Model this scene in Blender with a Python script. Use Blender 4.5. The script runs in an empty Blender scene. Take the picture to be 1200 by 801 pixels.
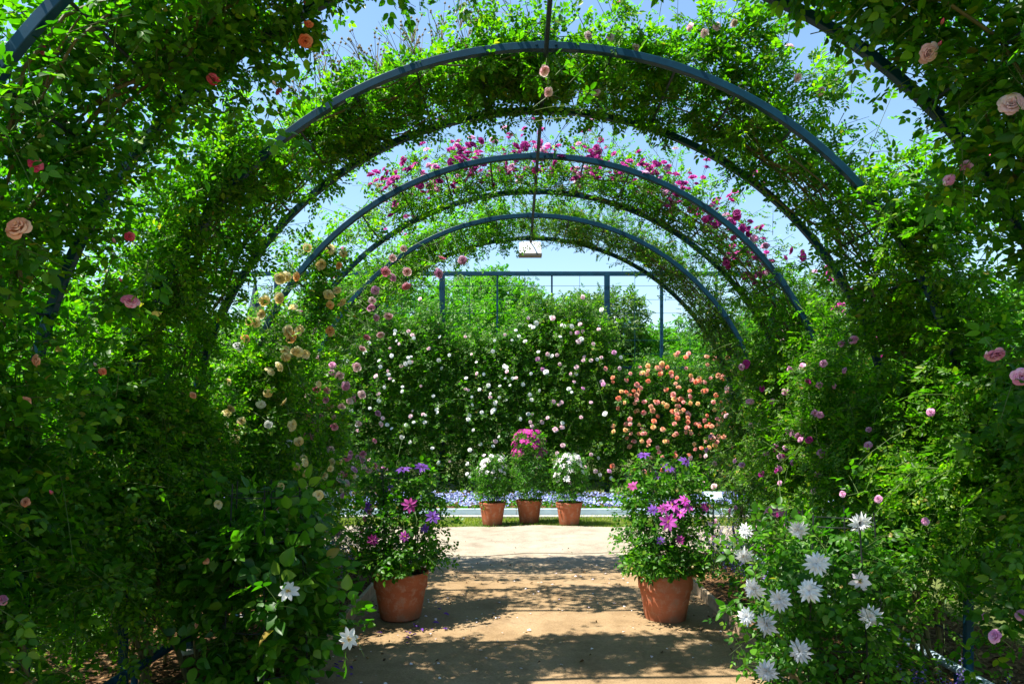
import bpy, math, random
import numpy as np
from mathutils import Vector

random.seed(11)
rng = np.random.default_rng(11)
scene = bpy.context.scene
COL = scene.collection
PI = math.pi

# ------------------------------------------------------------------ layout (metres; camera at the origin, looking along +Y)
CAMZ = 1.5
F = 800.0                     # focal length in photo pixels (24 mm on a 36 mm wide sensor)
XC, R, SPR = 0.16, 2.29, 1.27   # arch axis, radius, springing height
PAIRS = {'Z': (2.20, 2.95), 'A': (3.70, 4.45), 'B': (5.20, 5.98), 'C': (6.66, 7.46)}
SUN_DIR = Vector((1.47, 0.36, -3.1)).normalized()


def at(px, py, d):
    """a point of the garden at distance d, from where it sits in the photograph"""
    return np.array([(px - 605) * d / F, d, CAMZ - (py - 500) * d / F])


# ------------------------------------------------------------------ object helpers
def tag(o, label=None, cat=None, group=None, kind=None):
    if label: o['label'] = label
    if cat: o['category'] = cat
    if group: o['group'] = group
    if kind: o['kind'] = kind
    return o


def thing(name, label, cat, loc=(0, 0, 0), group=None):
    o = bpy.data.objects.new(name, None)
    o.empty_display_size = 0.1
    COL.objects.link(o)
    o.location = loc
    return tag(o, label, cat, group)


def link(name, me, parent=None, loc=None):
    o = bpy.data.objects.new(name, me)
    COL.objects.link(o)
    if parent is not None:
        o.parent = parent
    if loc is not None:
        o.location = loc
    return o


def mesh_np(name, V, faces, mats, matidx=None, smooth=False):
    """faces: list of (M,k) int arrays"""
    me = bpy.data.meshes.new(name)
    V = np.asarray(V, dtype=np.float32)
    me.vertices.add(len(V))
    me.vertices.foreach_set('co', V.ravel())
    loops = np.concatenate([f.ravel() for f in faces]).astype(np.int32)
    tot = np.concatenate([np.full(len(f), f.shape[1], dtype=np.int32) for f in faces])
    start = np.concatenate([[0], np.cumsum(tot)[:-1]]).astype(np.int32)
    me.loops.add(len(loops))
    me.loops.foreach_set('vertex_index', loops)
    me.polygons.add(len(tot))
    me.polygons.foreach_set('loop_start', start)
    me.polygons.foreach_set('loop_total', tot)
    if matidx is not None:
        me.polygons.foreach_set('material_index', np.asarray(matidx, dtype=np.int32))
    if smooth:
        me.polygons.foreach_set('use_smooth', np.ones(len(tot), dtype=bool))
    for m in (mats if isinstance(mats, (list, tuple)) else [mats]):
        me.materials.append(m)
    me.update(calc_edges=True)
    return me


class MB:
    """collects boxes, tubes and turned shapes for one mesh"""
    def __init__(s):
        s.v, s.f, s.m = [], [], []

    def add(s, vs, fs, mi=0):
        n = len(s.v)
        s.v += [tuple(v) for v in vs]
        s.f += [tuple(i + n for i in f) for f in fs]
        s.m += [mi] * len(fs)

    def box(s, x0, x1, y0, y1, z0, z1, b=0.0, mi=0):
        if b <= 0:
            vs = [(x, y, z) for z in (z0, z1) for y in (y0, y1) for x in (x0, x1)]
            s.add(vs, [(0, 2, 3, 1), (4, 5, 7, 6), (0, 1, 5, 4), (2, 6, 7, 3), (0, 4, 6, 2), (1, 3, 7, 5)], mi)
            return
        vs, fs = [], []                      # chamfered top edges
        for (e, z) in ((0, z0), (0, z1 - b), (b, z1)):
            vs += [(x0 + e, y0 + e, z), (x1 - e, y0 + e, z), (x1 - e, y1 - e, z), (x0 + e, y1 - e, z)]
        fs.append((3, 2, 1, 0)); fs.append((8, 9, 10, 11))
        for k in (0, 4):
            for i in range(4):
                j = (i + 1) % 4
                fs.append((k + i, k + j, k + 4 + j, k + 4 + i))
        s.add(vs, fs, mi)

    def tube(s, pts, rad, n=6, mi=0, cap=True):
        pts = [Vector(p) for p in pts]
        rads = rad if isinstance(rad, (list, tuple)) else [rad] * len(pts)
        vs, fs, ref = [], [], None
        for i, p in enumerate(pts):
            t = (pts[min(i + 1, len(pts) - 1)] - pts[max(i - 1, 0)]).normalized()
            if ref is None:
                ref = t.orthogonal().normalized()
            ref = (ref - t * ref.dot(t)).normalized()
            b = t.cross(ref)
            for k in range(n):
                a = 2 * PI * k / n
                vs.append(p + (ref * math.cos(a) + b * math.sin(a)) * rads[i])
        for i in range(len(pts) - 1):
            for k in range(n):
                k2 = (k + 1) % n
                fs.append((i * n + k, i * n + k2, (i + 1) * n + k2, (i + 1) * n + k))
        if cap:
            fs.append(tuple(reversed(range(n))))
            fs.append(tuple((len(pts) - 1) * n + k for k in range(n)))
        s.add(vs, fs, mi)

    def lathe(s, prof, n=48, mi=0, c=(0, 0, 0)):
        vs, fs = [], []
        for (r, z) in prof:
            for k in range(n):
                a = 2 * PI * k / n
                vs.append((c[0] + r * math.cos(a), c[1] + r * math.sin(a), c[2] + z))
        for i in range(len(prof) - 1):
            for k in range(n):
                k2 = (k + 1) % n
                fs.append((i * n + k, i * n + k2, (i + 1) * n + k2, (i + 1) * n + k))
        fs.append(tuple(reversed(range(n))))
        fs.append(tuple((len(prof) - 1) * n + k for k in range(n)))
        s.add(vs, fs, mi)

    def build(s, name, mats, parent=None, loc=None, smooth=False):
        me = bpy.data.meshes.new(name)
        me.from_pydata(s.v, [], s.f)
        for m in (mats if isinstance(mats, (list, tuple)) else [mats]):
            me.materials.append(m)
        me.polygons.foreach_set('material_index', s.m)
        if smooth:
            me.polygons.foreach_set('use_smooth', [True] * len(s.f))
            me.set_sharp_from_angle(angle=math.radians(38))
        me.update()
        return link(name, me, parent, loc)


# ------------------------------------------------------------------ materials
class NT:
    def __init__(s, name):
        s.mat = bpy.data.materials.new(name)
        s.mat.use_nodes = True
        s.t = s.mat.node_tree
        s.t.nodes.clear()
        s.out = s.n('ShaderNodeOutputMaterial')

    def n(s, typ, **kw):
        nd = s.t.nodes.new(typ)
        for k, v in kw.items():
            if k in nd.inputs:
                nd.inputs[k].default_value = v
            else:
                setattr(nd, k, v)
        return nd

    def l(s, a, b):
        s.t.links.new(a, b)

    def ramp(s, fac, stops):
        r = s.n('ShaderNodeValToRGB')
        e = r.color_ramp.elements
        while len(e) < len(stops):
            e.new(0.5)
        for i, (p, c) in enumerate(stops):
            e[i].position = p
            e[i].color = (*c, 1) if len(c) == 3 else c
        s.l(fac, r.inputs[0])
        return r.outputs[0]

    def noise(s, scale, detail=4, rough=0.55, coord=None, dim='3D'):
        nz = s.n('ShaderNodeTexNoise', Scale=scale, Detail=detail, Roughness=rough)
        if coord is not None:
            s.l(coord, nz.inputs['Vector'])
        return nz.outputs[0]

    def mix(s, fac, a, b, mode='MIX'):
        m = s.n('ShaderNodeMix', data_type='RGBA', blend_type=mode)
        for v, i in ((fac, 0), (a, 6), (b, 7)):
            if isinstance(v, bpy.types.NodeSocket):
                s.l(v, m.inputs[i])
            else:
                m.inputs[i].default_value = v if i == 0 else (*v, 1)
        return m.outputs[2]

    def bump(s, h, strength, dist=0.01):
        b = s.n('ShaderNodeBump', Strength=strength, Distance=dist)
        s.l(h, b.inputs['Height'])
        return b.outputs[0]

    def finish(s, col, rough=0.8, normal=None, spec=0.3, metal=0.0):
        p = s.n('ShaderNodeBsdfPrincipled', Roughness=rough, Metallic=metal)
        p.inputs['Specular IOR Level'].default_value = spec
        if isinstance(col, bpy.types.NodeSocket):
            s.l(col, p.inputs['Base Color'])
        else:
            p.inputs['Base Color'].default_value = (*col, 1)
        if normal is not None:
            s.l(normal, p.inputs['Normal'])
        s.l(p.outputs[0], s.out.inputs[0])
        s.p = p
        return s.mat


def objco(t):
    return t.n('ShaderNodeTexCoord').outputs['Object']


def leaf_mat(name, dark, mid, light, trans=0.42, young=None, rough=0.42, spec=0.26):
    t = NT(name)
    g = t.n('ShaderNodeNewGeometry')
    rnd = g.outputs['Random Per Island']
    stops = [(0.0, dark), (0.5, mid), (0.9, light)]
    if young:
        stops.append((0.985, young))
    c = t.ramp(rnd, stops)
    nz = t.noise(1.7, 2, 0.5, objco(t))
    v = t.ramp(nz, [(0.3, (0.62, 0.74, 0.8)), (0.7, (1.3, 1.15, 0.9))])
    c = t.mix(1.0, c, v, 'MULTIPLY')
    if young:                                   # a few yellowed and browned leaves
        od = t.ramp(rnd, [(0.0, (1, 1, 1)), (0.006, (1, 1, 1)), (0.0075, (0, 0, 0))])
        c = t.mix(od, c, (0.26, 0.19, 0.04))
    p = t.n('ShaderNodeBsdfPrincipled', Roughness=rough)
    p.inputs['Specular IOR Level'].default_value = spec
    t.l(c, p.inputs['Base Color'])
    tc = t.mix(1.0, c, (1.5, 2.25, 0.4), 'MULTIPLY')
    tr = t.n('ShaderNodeBsdfTranslucent')
    t.l(tc, tr.inputs[0])
    ms = t.n('ShaderNodeMixShader')
    ms.inputs[0].default_value = trans
    t.l(p.outputs[0], ms.inputs[1])
    t.l(tr.outputs[0], ms.inputs[2])
    t.l(ms.outputs[0], t.out.inputs[0])
    return t.mat


def petal_mat(name, a, b, trans=0.3, isl=True):
    t = NT(name)
    if isl:
        f = t.n('ShaderNodeNewGeometry').outputs['Random Per Island']
    else:
        f = t.noise(30, 2, 0.5, objco(t))
    oi = t.n('ShaderNodeObjectInfo')
    c = t.ramp(f, [(0.1, a), (0.9, b)])
    hs = t.n('ShaderNodeHueSaturation')
    mr = t.n('ShaderNodeMapRange')
    mr.inputs['To Min'].default_value = 0.8
    mr.inputs['To Max'].default_value = 1.15
    t.l(oi.outputs['Random'], mr.inputs['Value'])
    t.l(mr.outputs[0], hs.inputs['Value'])
    t.l(c, hs.inputs['Color'])
    c = hs.outputs[0]
    p = t.n('ShaderNodeBsdfPrincipled', Roughness=0.6)
    p.inputs['Specular IOR Level'].default_value = 0.2
    t.l(c, p.inputs['Base Color'])
    tr = t.n('ShaderNodeBsdfTranslucent')
    t.l(c, tr.inputs[0])
    ms = t.n('ShaderNodeMixShader')
    ms.inputs[0].default_value = trans
    t.l(p.outputs[0], ms.inputs[1])
    t.l(tr.outputs[0], ms.inputs[2])
    t.l(ms.outputs[0], t.out.inputs[0])
    return t.mat


def simple(name, col, rough=0.7, var=0.2, scale=12, bump=0.15, spec=0.3, metal=0.0, dist=0.004):
    t = NT(name)
    co = objco(t)
    nz = t.noise(scale, 5, 0.6, co)
    lo = tuple(c * (1 - var) for c in col)
    hi = tuple(min(1, c * (1 + var)) for c in col)
    c = t.ramp(nz, [(0.3, lo), (0.7, hi)])
    return t.finish(c, rough, t.bump(t.noise(scale * 6, 4, 0.6, co), bump, dist), spec, metal)


M = {}
M['rose_leaf'] = leaf_mat('rose_leaf', (0.020, 0.085, 0.005), (0.052, 0.165, 0.006), (0.105, 0.245, 0.009), young=(0.19, 0.29, 0.015), trans=.5)
M['rambler_leaf'] = leaf_mat('rambler_leaf', (0.028, 0.095, 0.005), (0.068, 0.182, 0.006), (0.125, 0.26, 0.009), young=(0.22, 0.29, 0.02), trans=.54)
M['bronze_leaf'] = leaf_mat('bronze_leaf', (0.028, 0.085, 0.006), (0.058, 0.155, 0.010), (0.11, 0.22, 0.015), young=(0.24, 0.17, 0.03))
M['dark_leaf'] = leaf_mat('dark_leaf', (0.014, 0.055, 0.010), (0.030, 0.098, 0.012), (0.060, 0.155, 0.016), rough=0.35, spec=0.5)
M['clematis_leaf'] = leaf_mat('clematis_leaf', (0.020, 0.085, 0.007), (0.052, 0.170, 0.009), (0.10, 0.245, 0.013), young=(0.17, 0.28, 0.03), rough=0.4)
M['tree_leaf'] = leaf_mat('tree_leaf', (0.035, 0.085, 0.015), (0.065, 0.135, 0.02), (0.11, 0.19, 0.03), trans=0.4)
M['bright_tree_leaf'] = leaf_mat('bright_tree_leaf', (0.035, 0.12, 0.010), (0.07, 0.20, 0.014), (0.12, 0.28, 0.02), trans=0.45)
M['far_leaf'] = leaf_mat('far_leaf', (0.045, 0.085, 0.035), (0.07, 0.12, 0.045), (0.10, 0.15, 0.05), trans=0.3)
M['grass_blade'] = leaf_mat('grass_blade', (0.11, 0.18, 0.02), (0.18, 0.24, 0.035), (0.28, 0.28, 0.08), trans=0.35)
M['cane'] = simple('cane', (0.09, 0.085, 0.03), 0.7, 0.4, 20)
M['green_stem'] = simple('green_stem', (0.07, 0.12, 0.025), 0.6, 0.3, 20)
M['bark'] = simple('bark', (0.085, 0.06, 0.04), 0.9, 0.35, 14, 0.6)
M['steel'] = None
t = NT('blue_painted_steel')
co = objco(t)
n1 = t.noise(9, 6, 0.65, co)
c = t.ramp(n1, [(0.35, (0.002, 0.030, 0.056)), (0.68, (0.004, 0.050, 0.090))])
n2 = t.noise(38, 5, 0.7, co)
c = t.mix(t.ramp(n2, [(0.66, (0, 0, 0)), (0.74, (1, 1, 1))]), c, (0.07, 0.075, 0.07))
M['steel'] = t.finish(c, 0.42, t.bump(n2, 0.1, 0.003), 0.2)
M['dark_steel'] = simple('dark_steel', (0.018, 0.03, 0.045), 0.5, 0.3, 20)
M['wire'] = simple('wire', (0.02, 0.025, 0.025), 0.5, 0.3, 20)
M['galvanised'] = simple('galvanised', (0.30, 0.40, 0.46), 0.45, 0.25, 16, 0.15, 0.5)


def terracotta(name, a, b):
    t = NT(name)
    co = objco(t)
    n1 = t.noise(7, 5, 0.6, co)
    c = t.ramp(n1, [(0.3, a), (0.7, b)])
    n2 = t.noise(18, 6, 0.7, co)
    c = t.mix(t.ramp(n2, [(0.5, (0, 0, 0)), (0.72, (0.7, 0.7, 0.7))]), c, (0.5, 0.34, 0.25))
    c = t.mix(t.ramp(t.noise(4.5, 6, 0.7, co), [(0.55, (0, 0, 0)), (0.7, (0.55, 0.55, 0.55))]), c, (0.15, 0.06, 0.035))
    sp = t.n('ShaderNodeSeparateXYZ')
    t.l(co, sp.inputs[0])
    mr = t.n('ShaderNodeMapRange')
    mr.inputs['From Min'].default_value = 0.13
    mr.inputs['From Max'].default_value = 0.0
    t.l(sp.outputs[2], mr.inputs[0])
    mu = t.n('ShaderNodeMath', operation='MULTIPLY')
    t.l(mr.outputs[0], mu.inputs[0]); t.l(t.noise(11, 4, 0.6, co), mu.inputs[1])
    c = t.mix(mu.outputs[0], c, (0.12, 0.07, 0.04))
    return t.finish(c, 0.75, t.bump(t.noise(90, 4, 0.6, co), 0.12, 0.003), 0.25)


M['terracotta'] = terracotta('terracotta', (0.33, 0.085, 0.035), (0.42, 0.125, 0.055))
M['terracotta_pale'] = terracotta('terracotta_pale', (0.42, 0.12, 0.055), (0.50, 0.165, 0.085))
M['potting_soil'] = simple('potting_soil', (0.035, 0.024, 0.016), 0.95, 0.5, 40, 0.8, dist=0.01)
M['timber'] = simple('timber', (0.34, 0.25, 0.16), 0.85, 0.35, 18, 0.4)
M['timber_warm'] = simple('timber_warm', (0.42, 0.22, 0.09), 0.8, 0.3, 10, 0.3)
M['blue_kerb'] = simple('blue_kerb', (0.40, 0.53, 0.60), 0.6, 0.12, 6, 0.1)
M['concrete'] = simple('concrete', (0.30, 0.29, 0.27), 0.9, 0.2, 12, 0.4)
M['white_plastic'] = simple('white_plastic', (0.70, 0.69, 0.66), 0.45, 0.08, 9, 0.05)
M['grey_plastic'] = simple('grey_plastic', (0.20, 0.19, 0.18), 0.5, 0.15, 12, 0.05)
M['parasol_cloth'] = simple('parasol_cloth', (0.02, 0.045, 0.06), 0.8, 0.2, 14)
M['facade'] = simple('facade', (0.55, 0.62, 0.66), 0.6, 0.08, 0.3, 0.0)
M['window_glass'] = simple('window_glass', (0.10, 0.22, 0.33), 0.2, 0.2, 0.5, 0.0, 0.6)
# petals
PET = {
    'pink': petal_mat('pink_petal', (0.72, 0.20, 0.33), (0.82, 0.42, 0.52)),
    'deep_pink': petal_mat('deep_pink_petal', (0.62, 0.045, 0.13), (0.75, 0.16, 0.24)),
    'pale_pink': petal_mat('pale_pink_petal', (0.80, 0.50, 0.55), (0.86, 0.70, 0.70)),
    'lilac_pink': petal_mat('lilac_pink_petal', (0.60, 0.24, 0.46), (0.76, 0.45, 0.62)),
    'magenta': petal_mat('magenta_petal', (0.36, 0.012, 0.20), (0.54, 0.06, 0.36)),
    'cream': petal_mat('cream_petal', (0.82, 0.64, 0.24), (0.86, 0.78, 0.50)),
    'peach': petal_mat('peach_petal', (0.74, 0.30, 0.16), (0.80, 0.45, 0.28)),
    'coral': petal_mat('coral_petal', (0.82, 0.19, 0.09), (0.86, 0.38, 0.22)),
    'coral_pink': petal_mat('coral_pink_petal', (0.82, 0.24, 0.20), (0.86, 0.46, 0.38)),
    'apricot': petal_mat('apricot_petal', (0.86, 0.42, 0.13), (0.86, 0.60, 0.28)),
    'white': petal_mat('white_petal', (0.76, 0.78, 0.72), (0.84, 0.84, 0.80)),
    'clem_white': petal_mat('clematis_white_petal', (0.76, 0.78, 0.80), (0.86, 0.87, 0.86)),
    'clem_blush': petal_mat('clematis_blush_petal', (0.78, 0.66, 0.74), (0.84, 0.80, 0.80)),
    'clem_magenta': petal_mat('clematis_magenta_petal', (0.40, 0.03, 0.34), (0.60, 0.11, 0.52)),
    'clem_hot': petal_mat('clematis_hot_petal', (0.34, 0.008, 0.17), (0.50, 0.035, 0.29)),
    'clem_purple': petal_mat('clematis_purple_petal', (0.085, 0.025, 0.22), (0.17, 0.06, 0.36)),
    'clem_wine': petal_mat('clematis_wine_petal', (0.28, 0.02, 0.16), (0.44, 0.06, 0.30)),
    'blue': petal_mat('blue_petal', (0.19, 0.25, 0.66), (0.52, 0.57, 0.84)),
    'violet': petal_mat('violet_petal', (0.14, 0.09, 0.45), (0.28, 0.20, 0.60)),
}
M['stamen_gold'] = simple('stamen_gold', (0.60, 0.42, 0.10), 0.7, 0.2, 40)
M['stamen_dark'] = simple('stamen_dark', (0.22, 0.10, 0.12), 0.7, 0.3, 40)
M['calyx'] = simple('calyx', (0.09, 0.16, 0.04), 0.7, 0.2, 40)
M['spent'] = simple('spent', (0.20, 0.16, 0.08), 0.9, 0.4, 30)


# ------------------------------------------------------------------ leaf templates: (verts, quads)
def leaflet(L, W, fold=0.18, droop=0.12, rows=2):
    """one pointed oval leaflet along +y, normal +z"""
    if rows == 2:
        v = [(0, 0, 0), (-W * .46, L * .32, L * fold * .5), (-W * .40, L * .68, L * (fold * .4 - droop * .5)), (0, L, -L * droop),
             (W * .40, L * .68, L * (fold * .4 - droop * .5)), (W * .46, L * .32, L * fold * .5)]
        return np.array(v), np.array([(0, 3, 2, 1), (0, 5, 4, 3)])
    prof = [(0, .05), (.14, .36), (.36, .5), (.60, .42), (.82, .22), (1, 0.015)]
    v, f = [], []
    for y, w in prof:
        z = -droop * y * y * L
        v += [(-w * W, y * L, z + w * W * fold * 1.3), (0, y * L, z), (w * W, y * L, z + w * W * fold * 1.3)]
    for i in range(len(prof) - 1):
        a = i * 3
        f += [(a, a + 1, a + 4, a + 3), (a + 1, a + 2, a + 5, a + 4)]
    return np.array(v), np.array(f)


def compound(n_pairs, L, W, rows=2, seed=0, rach=2.1, ang=58):
    r = np.random.default_rng(seed)
    Vs, Fs, k = [], [], 0
    spots = [(rach * L, 0, 1.05)]
    for i in range(n_pairs):
        y = rach * L * (0.42 + 0.46 * (i / max(1, n_pairs - 1) if n_pairs > 1 else 0.6))
        for s in (-1, 1):
            spots.append((y, s * (ang + r.normal(0, 7)), r.uniform(.78, 1.0)))
    for (y, a, sc) in spots:
        v, f = leaflet(L * sc, W * sc * r.uniform(.9, 1.1), r.uniform(.08, .3), r.uniform(.05, .25), rows)
        tw = r.normal(0, .25)
        ct, st = math.cos(tw), math.sin(tw)
        v = np.stack([v[:, 0] * ct + v[:, 2] * st, v[:, 1], -v[:, 0] * st + v[:, 2] * ct], 1)
        a = math.radians(a)
        ca, sa = math.cos(a), math.sin(a)
        v = np.stack([v[:, 0] * ca + v[:, 1] * sa, -v[:, 0] * sa + v[:, 1] * ca, v[:, 2]], 1)
        v[:, 0] += (0.06 * L * np.sign(a)) if a else 0
        v[:, 1] += y
        v[:, 2] -= 0.06 * y * y / L
        Vs.append(v); Fs.append(f + k); k += len(v)
    return np.concatenate(Vs), np.concatenate(Fs)


ROSE = [compound(2, .043, .030, 2, s) for s in range(5)]
ROSE_NEAR = [compound(2, .046, .029, 3, s) for s in range(5)]
RAMBLER = [compound(3, .038, .023, 2, s, 2.5) for s in range(5)]
RAMBLER_NEAR = [compound(3, .032, .019, 3, s, 2.6) for s in range(5)]
CLEM = [compound(1, .050, .032, 3, s, 1.7, 62) for s in range(4)]
CLEM_BIG = [compound(1, .078, .056, 3, s, 1.5, 60) for s in range(4)]
FARROSE = [compound(2, .046, .034, 2, s) for s in range(4)]
TREE = [compound(3, .10, .055, 2, s, 2.4) for s in range(4)]
SINGLE = [leaflet(.05, .03, .2, .15, 2)]


def norm(a):
    return a / np.maximum(np.linalg.norm(a, axis=-1, keepdims=True), 1e-9)


def frames(fwd, nrm):
    y = norm(fwd)
    x = norm(np.cross(y, nrm))
    z = np.cross(x, y)
    return np.stack([x, y, z], axis=2)      # columns


def scatter(templates, T, fwd, nrm, S, r=rng):
    """copies of the templates as one vertex and face array"""
    Rm = frames(fwd, nrm)
    which = r.integers(0, len(templates), len(T))
    Vs, Fs, off = [], [], 0
    for i, (v, f) in enumerate(templates):
        m = which == i
        k = int(m.sum())
        if not k:
            continue
        P = np.einsum('kij,nj->kni', Rm[m], v) * S[m][:, None, None] + T[m][:, None, :]
        Vs.append(P.reshape(-1, 3))
        Fs.append((f[None] + (np.arange(k) * len(v))[:, None, None] + off).reshape(-1, f.shape[1]))
        off += k * len(v)
    return np.concatenate(Vs), np.concatenate(Fs)


def shoots(S, D, L, G):
    return dict(S=S, D=norm(D), L=L, G=G)


def cat_shoots(*ss):
    return {k: np.concatenate([s[k] for s in ss]) for k in ss[0]}


def sh_point(s, t):
    p = s['S'] + s['D'] * (s['L'] * t)[:, None]
    p = p.copy()
    p[:, 2] -= s['G'] * (s['L'] * t) ** 2
    return p


def sh_leaves(s, K, outward=None, r=rng, size=1.0, jit=.5):
    """leaves along the shoots: positions, forward, normal, scale"""
    N = len(s['L'])
    out = []
    for k in range(K):
        t = np.clip((k + r.uniform(.2, .9, N)) / K, 0, 1)
        p = sh_point(s, t)
        tan = s['D'].copy()
        tan[:, 2] -= 2 * s['G'] * s['L'] * t
        tan = norm(tan)
        az = k * 2.4 + r.uniform(0, 2 * PI, N)
        ref = norm(np.cross(tan, np.array([.13, .27, 1.0])))
        bi = np.cross(tan, ref)
        rad = ref * np.cos(az)[:, None] + bi * np.sin(az)[:, None]
        fwd = tan * .55 + rad * .8 + np.array([0, 0, -.15])
        nrm = np.array([-.15, -.12, .95]) + r.normal(0, jit, (N, 3))
        if outward is not None:
            nrm = nrm + outward * .45
        out.append((p, fwd, nrm, size * r.uniform(.5, 1.2, N) * (1.05 - .35 * t)))
    return [np.concatenate(x) for x in zip(*out)]


def sh_tubes(s, r0=.0028, r1=.0012, seg=4):
    N = len(s['L'])
    ref = norm(np.cross(s['D'], np.array([.31, .2, .93])))
    bi = np.cross(s['D'], ref)
    V = np.zeros((N, seg + 1, 3, 3))
    for i in range(seg + 1):
        t = np.full(N, i / seg)
        p = sh_point(s, t)
        rr = r0 + (r1 - r0) * i / seg
        for k in range(3):
            a = 2 * PI * k / 3
            V[:, i, k] = p + (ref * math.cos(a) + bi * math.sin(a)) * rr
    f = []
    for i in range(seg):
        for k in range(3):
            k2 = (k + 1) % 3
            f.append((i * 3 + k, i * 3 + k2, i * 3 + 3 + k2, i * 3 + 3 + k))
    f = np.array(f)
    Fq = (f[None] + (np.arange(N) * (seg + 1) * 3)[:, None, None]).reshape(-1, 4)
    return V.reshape(-1, 3), Fq


# ------------------------------------------------------------------ flower meshes (unit: radius 1, facing +z)
def petal_patch(V, Fq, az, hw, prof, tipw=.55, jit=0.0, r=random):
    """a petal on a surface of revolution; prof: list of (radius, height, width factor)"""
    b = len(V)
    for (ro, z, w) in prof:
        for u in (-1, -.4, .4, 1):
            a = az + u * hw * w
            q = 1 + (.05 * (1 - u * u))
            V.append((ro * q * math.cos(a), ro * q * math.sin(a), z + (.06 * u * u) + r.uniform(-jit, jit)))
    n = len(prof)
    for i in range(n - 1):
        for k in range(3):
            Fq.append((b + i * 4 + k, b + i * 4 + k + 1, b + i * 4 + 5 + k, b + i * 4 + 4 + k))


def rose_mesh(name, pm, seed=0, full=True):
    r = random.Random(seed)
    V, Fq, mi = [], [], []
    rings = [(3, .16, .50, 1.2), (4, .34, .52, 1.0), (5, .56, .46, .85), (5, .80, .34, .78), (6, 1.0, .12, .70)]
    if not full:
        rings = [(3, .30, .50, 1.3), (5, .66, .40, .9), (6, 1.0, .12, .75)]
    for j, (n, ro, h, hw) in enumerate(rings):
        for i in range(n):
            az = 2 * PI * (i + r.uniform(-.2, .2)) / n + j * .7
            rr = ro * r.uniform(.9, 1.08)
            prof = [(rr * .12, -.18, .7), (rr * .62, h * .45, 1.0), (rr * .92, h, .95), (rr * 1.04, h * .96 - .04 * j, .5)]
            petal_patch(V, Fq, az, hw, prof, jit=.03, r=r)
    mi = [0] * len(Fq)
    b = len(V)
    for (zz, xx) in ((-.25, 0), (-1.4, .1), (-2.8, .5)):
        for k in range(3):
            V.append((xx + .05 * math.cos(k * 2.094), .05 * math.sin(k * 2.094), zz))
    for j in range(2):
        for k in range(3):
            Fq.append((b + j * 3 + k, b + j * 3 + (k + 1) % 3, b + j * 3 + 3 + (k + 1) % 3, b + j * 3 + 3 + k)); mi.append(1)
    b = len(V)
    for (ro, z) in ((.05, -.36), (.22, -.2)):
        for k in range(6):
            V.append((ro * math.cos(k * PI / 3), ro * math.sin(k * PI / 3), z))
    for k in range(6):
        Fq.append((b + k, b + (k + 1) % 6, b + 6 + (k + 1) % 6, b + 6 + k)); mi.append(1)
    return mesh_np(name, V, [np.array(Fq)], [PET[pm], M['calyx']], mi, True)


def clematis_mesh(name, pm, n=8, layers=1, seed=0, width=.36, stam='stamen_gold', with_stamens=True, droop=.1):
    r = random.Random(seed)
    V, Fq, mi = [], [], []
    for ly in range(layers):
        Ls = 1 - .24 * ly
        lift = .05 + .22 * ly
        nn = n if ly == 0 else max(6, n - ly)
        for i in range(nn):
            az = 2 * PI * (i + r.uniform(-.15, .15)) / nn + ly * .35
            L = Ls * r.uniform(.86, 1.06)
            W = width * r.uniform(.85, 1.12)
            ca, sa = math.cos(az), math.sin(az)
            b = len(V)
            rows = [(.05, .25), (.28, .72), (.55, 1.0), (.80, .68), (1.0, .06)]
            dz = r.uniform(-.08, .1) if layers == 1 else r.uniform(-.3, .32)
            for (y, w) in rows:
                for u in (-1, 0, 1):
                    x = u * w * W * .5 * L
                    z = lift * y - (droop + dz) * y * y + .09 * abs(u) * w + r.uniform(-.04, .04)
                    V.append((ca * y * L - sa * x, sa * y * L + ca * x, z + .04 * ly))
            for k in range(len(rows) - 1):
                for q in range(2):
                    Fq.append((b + k * 3 + q, b + k * 3 + q + 1, b + k * 3 + 4 + q, b + k * 3 + 3 + q))
    mi = [0] * len(Fq)
    if with_stamens:
        sv, sf = stamen_arrays(r)
        b = len(V)
        V += [tuple(x) for x in sv]
        Fq += [tuple(i + b for i in f) for f in sf]
        mi += [1] * len(sf)
    return mesh_np(name, V, [np.array(Fq)], [PET[pm], M[stam]], mi, True)


def stamen_arrays(r, n=18):
    V, Fq = [], []
    for i in range(n):
        a = 2 * PI * i / n + r.uniform(-.1, .1)
        sp = r.uniform(.05, .26)
        b = len(V)
        top = (math.cos(a) * sp, math.sin(a) * sp, r.uniform(.12, .24))
        w = .024
        V += [(math.cos(a) * .03 - w, math.sin(a) * .03, .02), (math.cos(a) * .03 + w, math.sin(a) * .03, .02),
              (top[0] + w, top[1], top[2]), (top[0] - w, top[1] + w, top[2])]
        Fq.append((b, b + 1, b + 2, b + 3))
    return V, Fq


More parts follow.
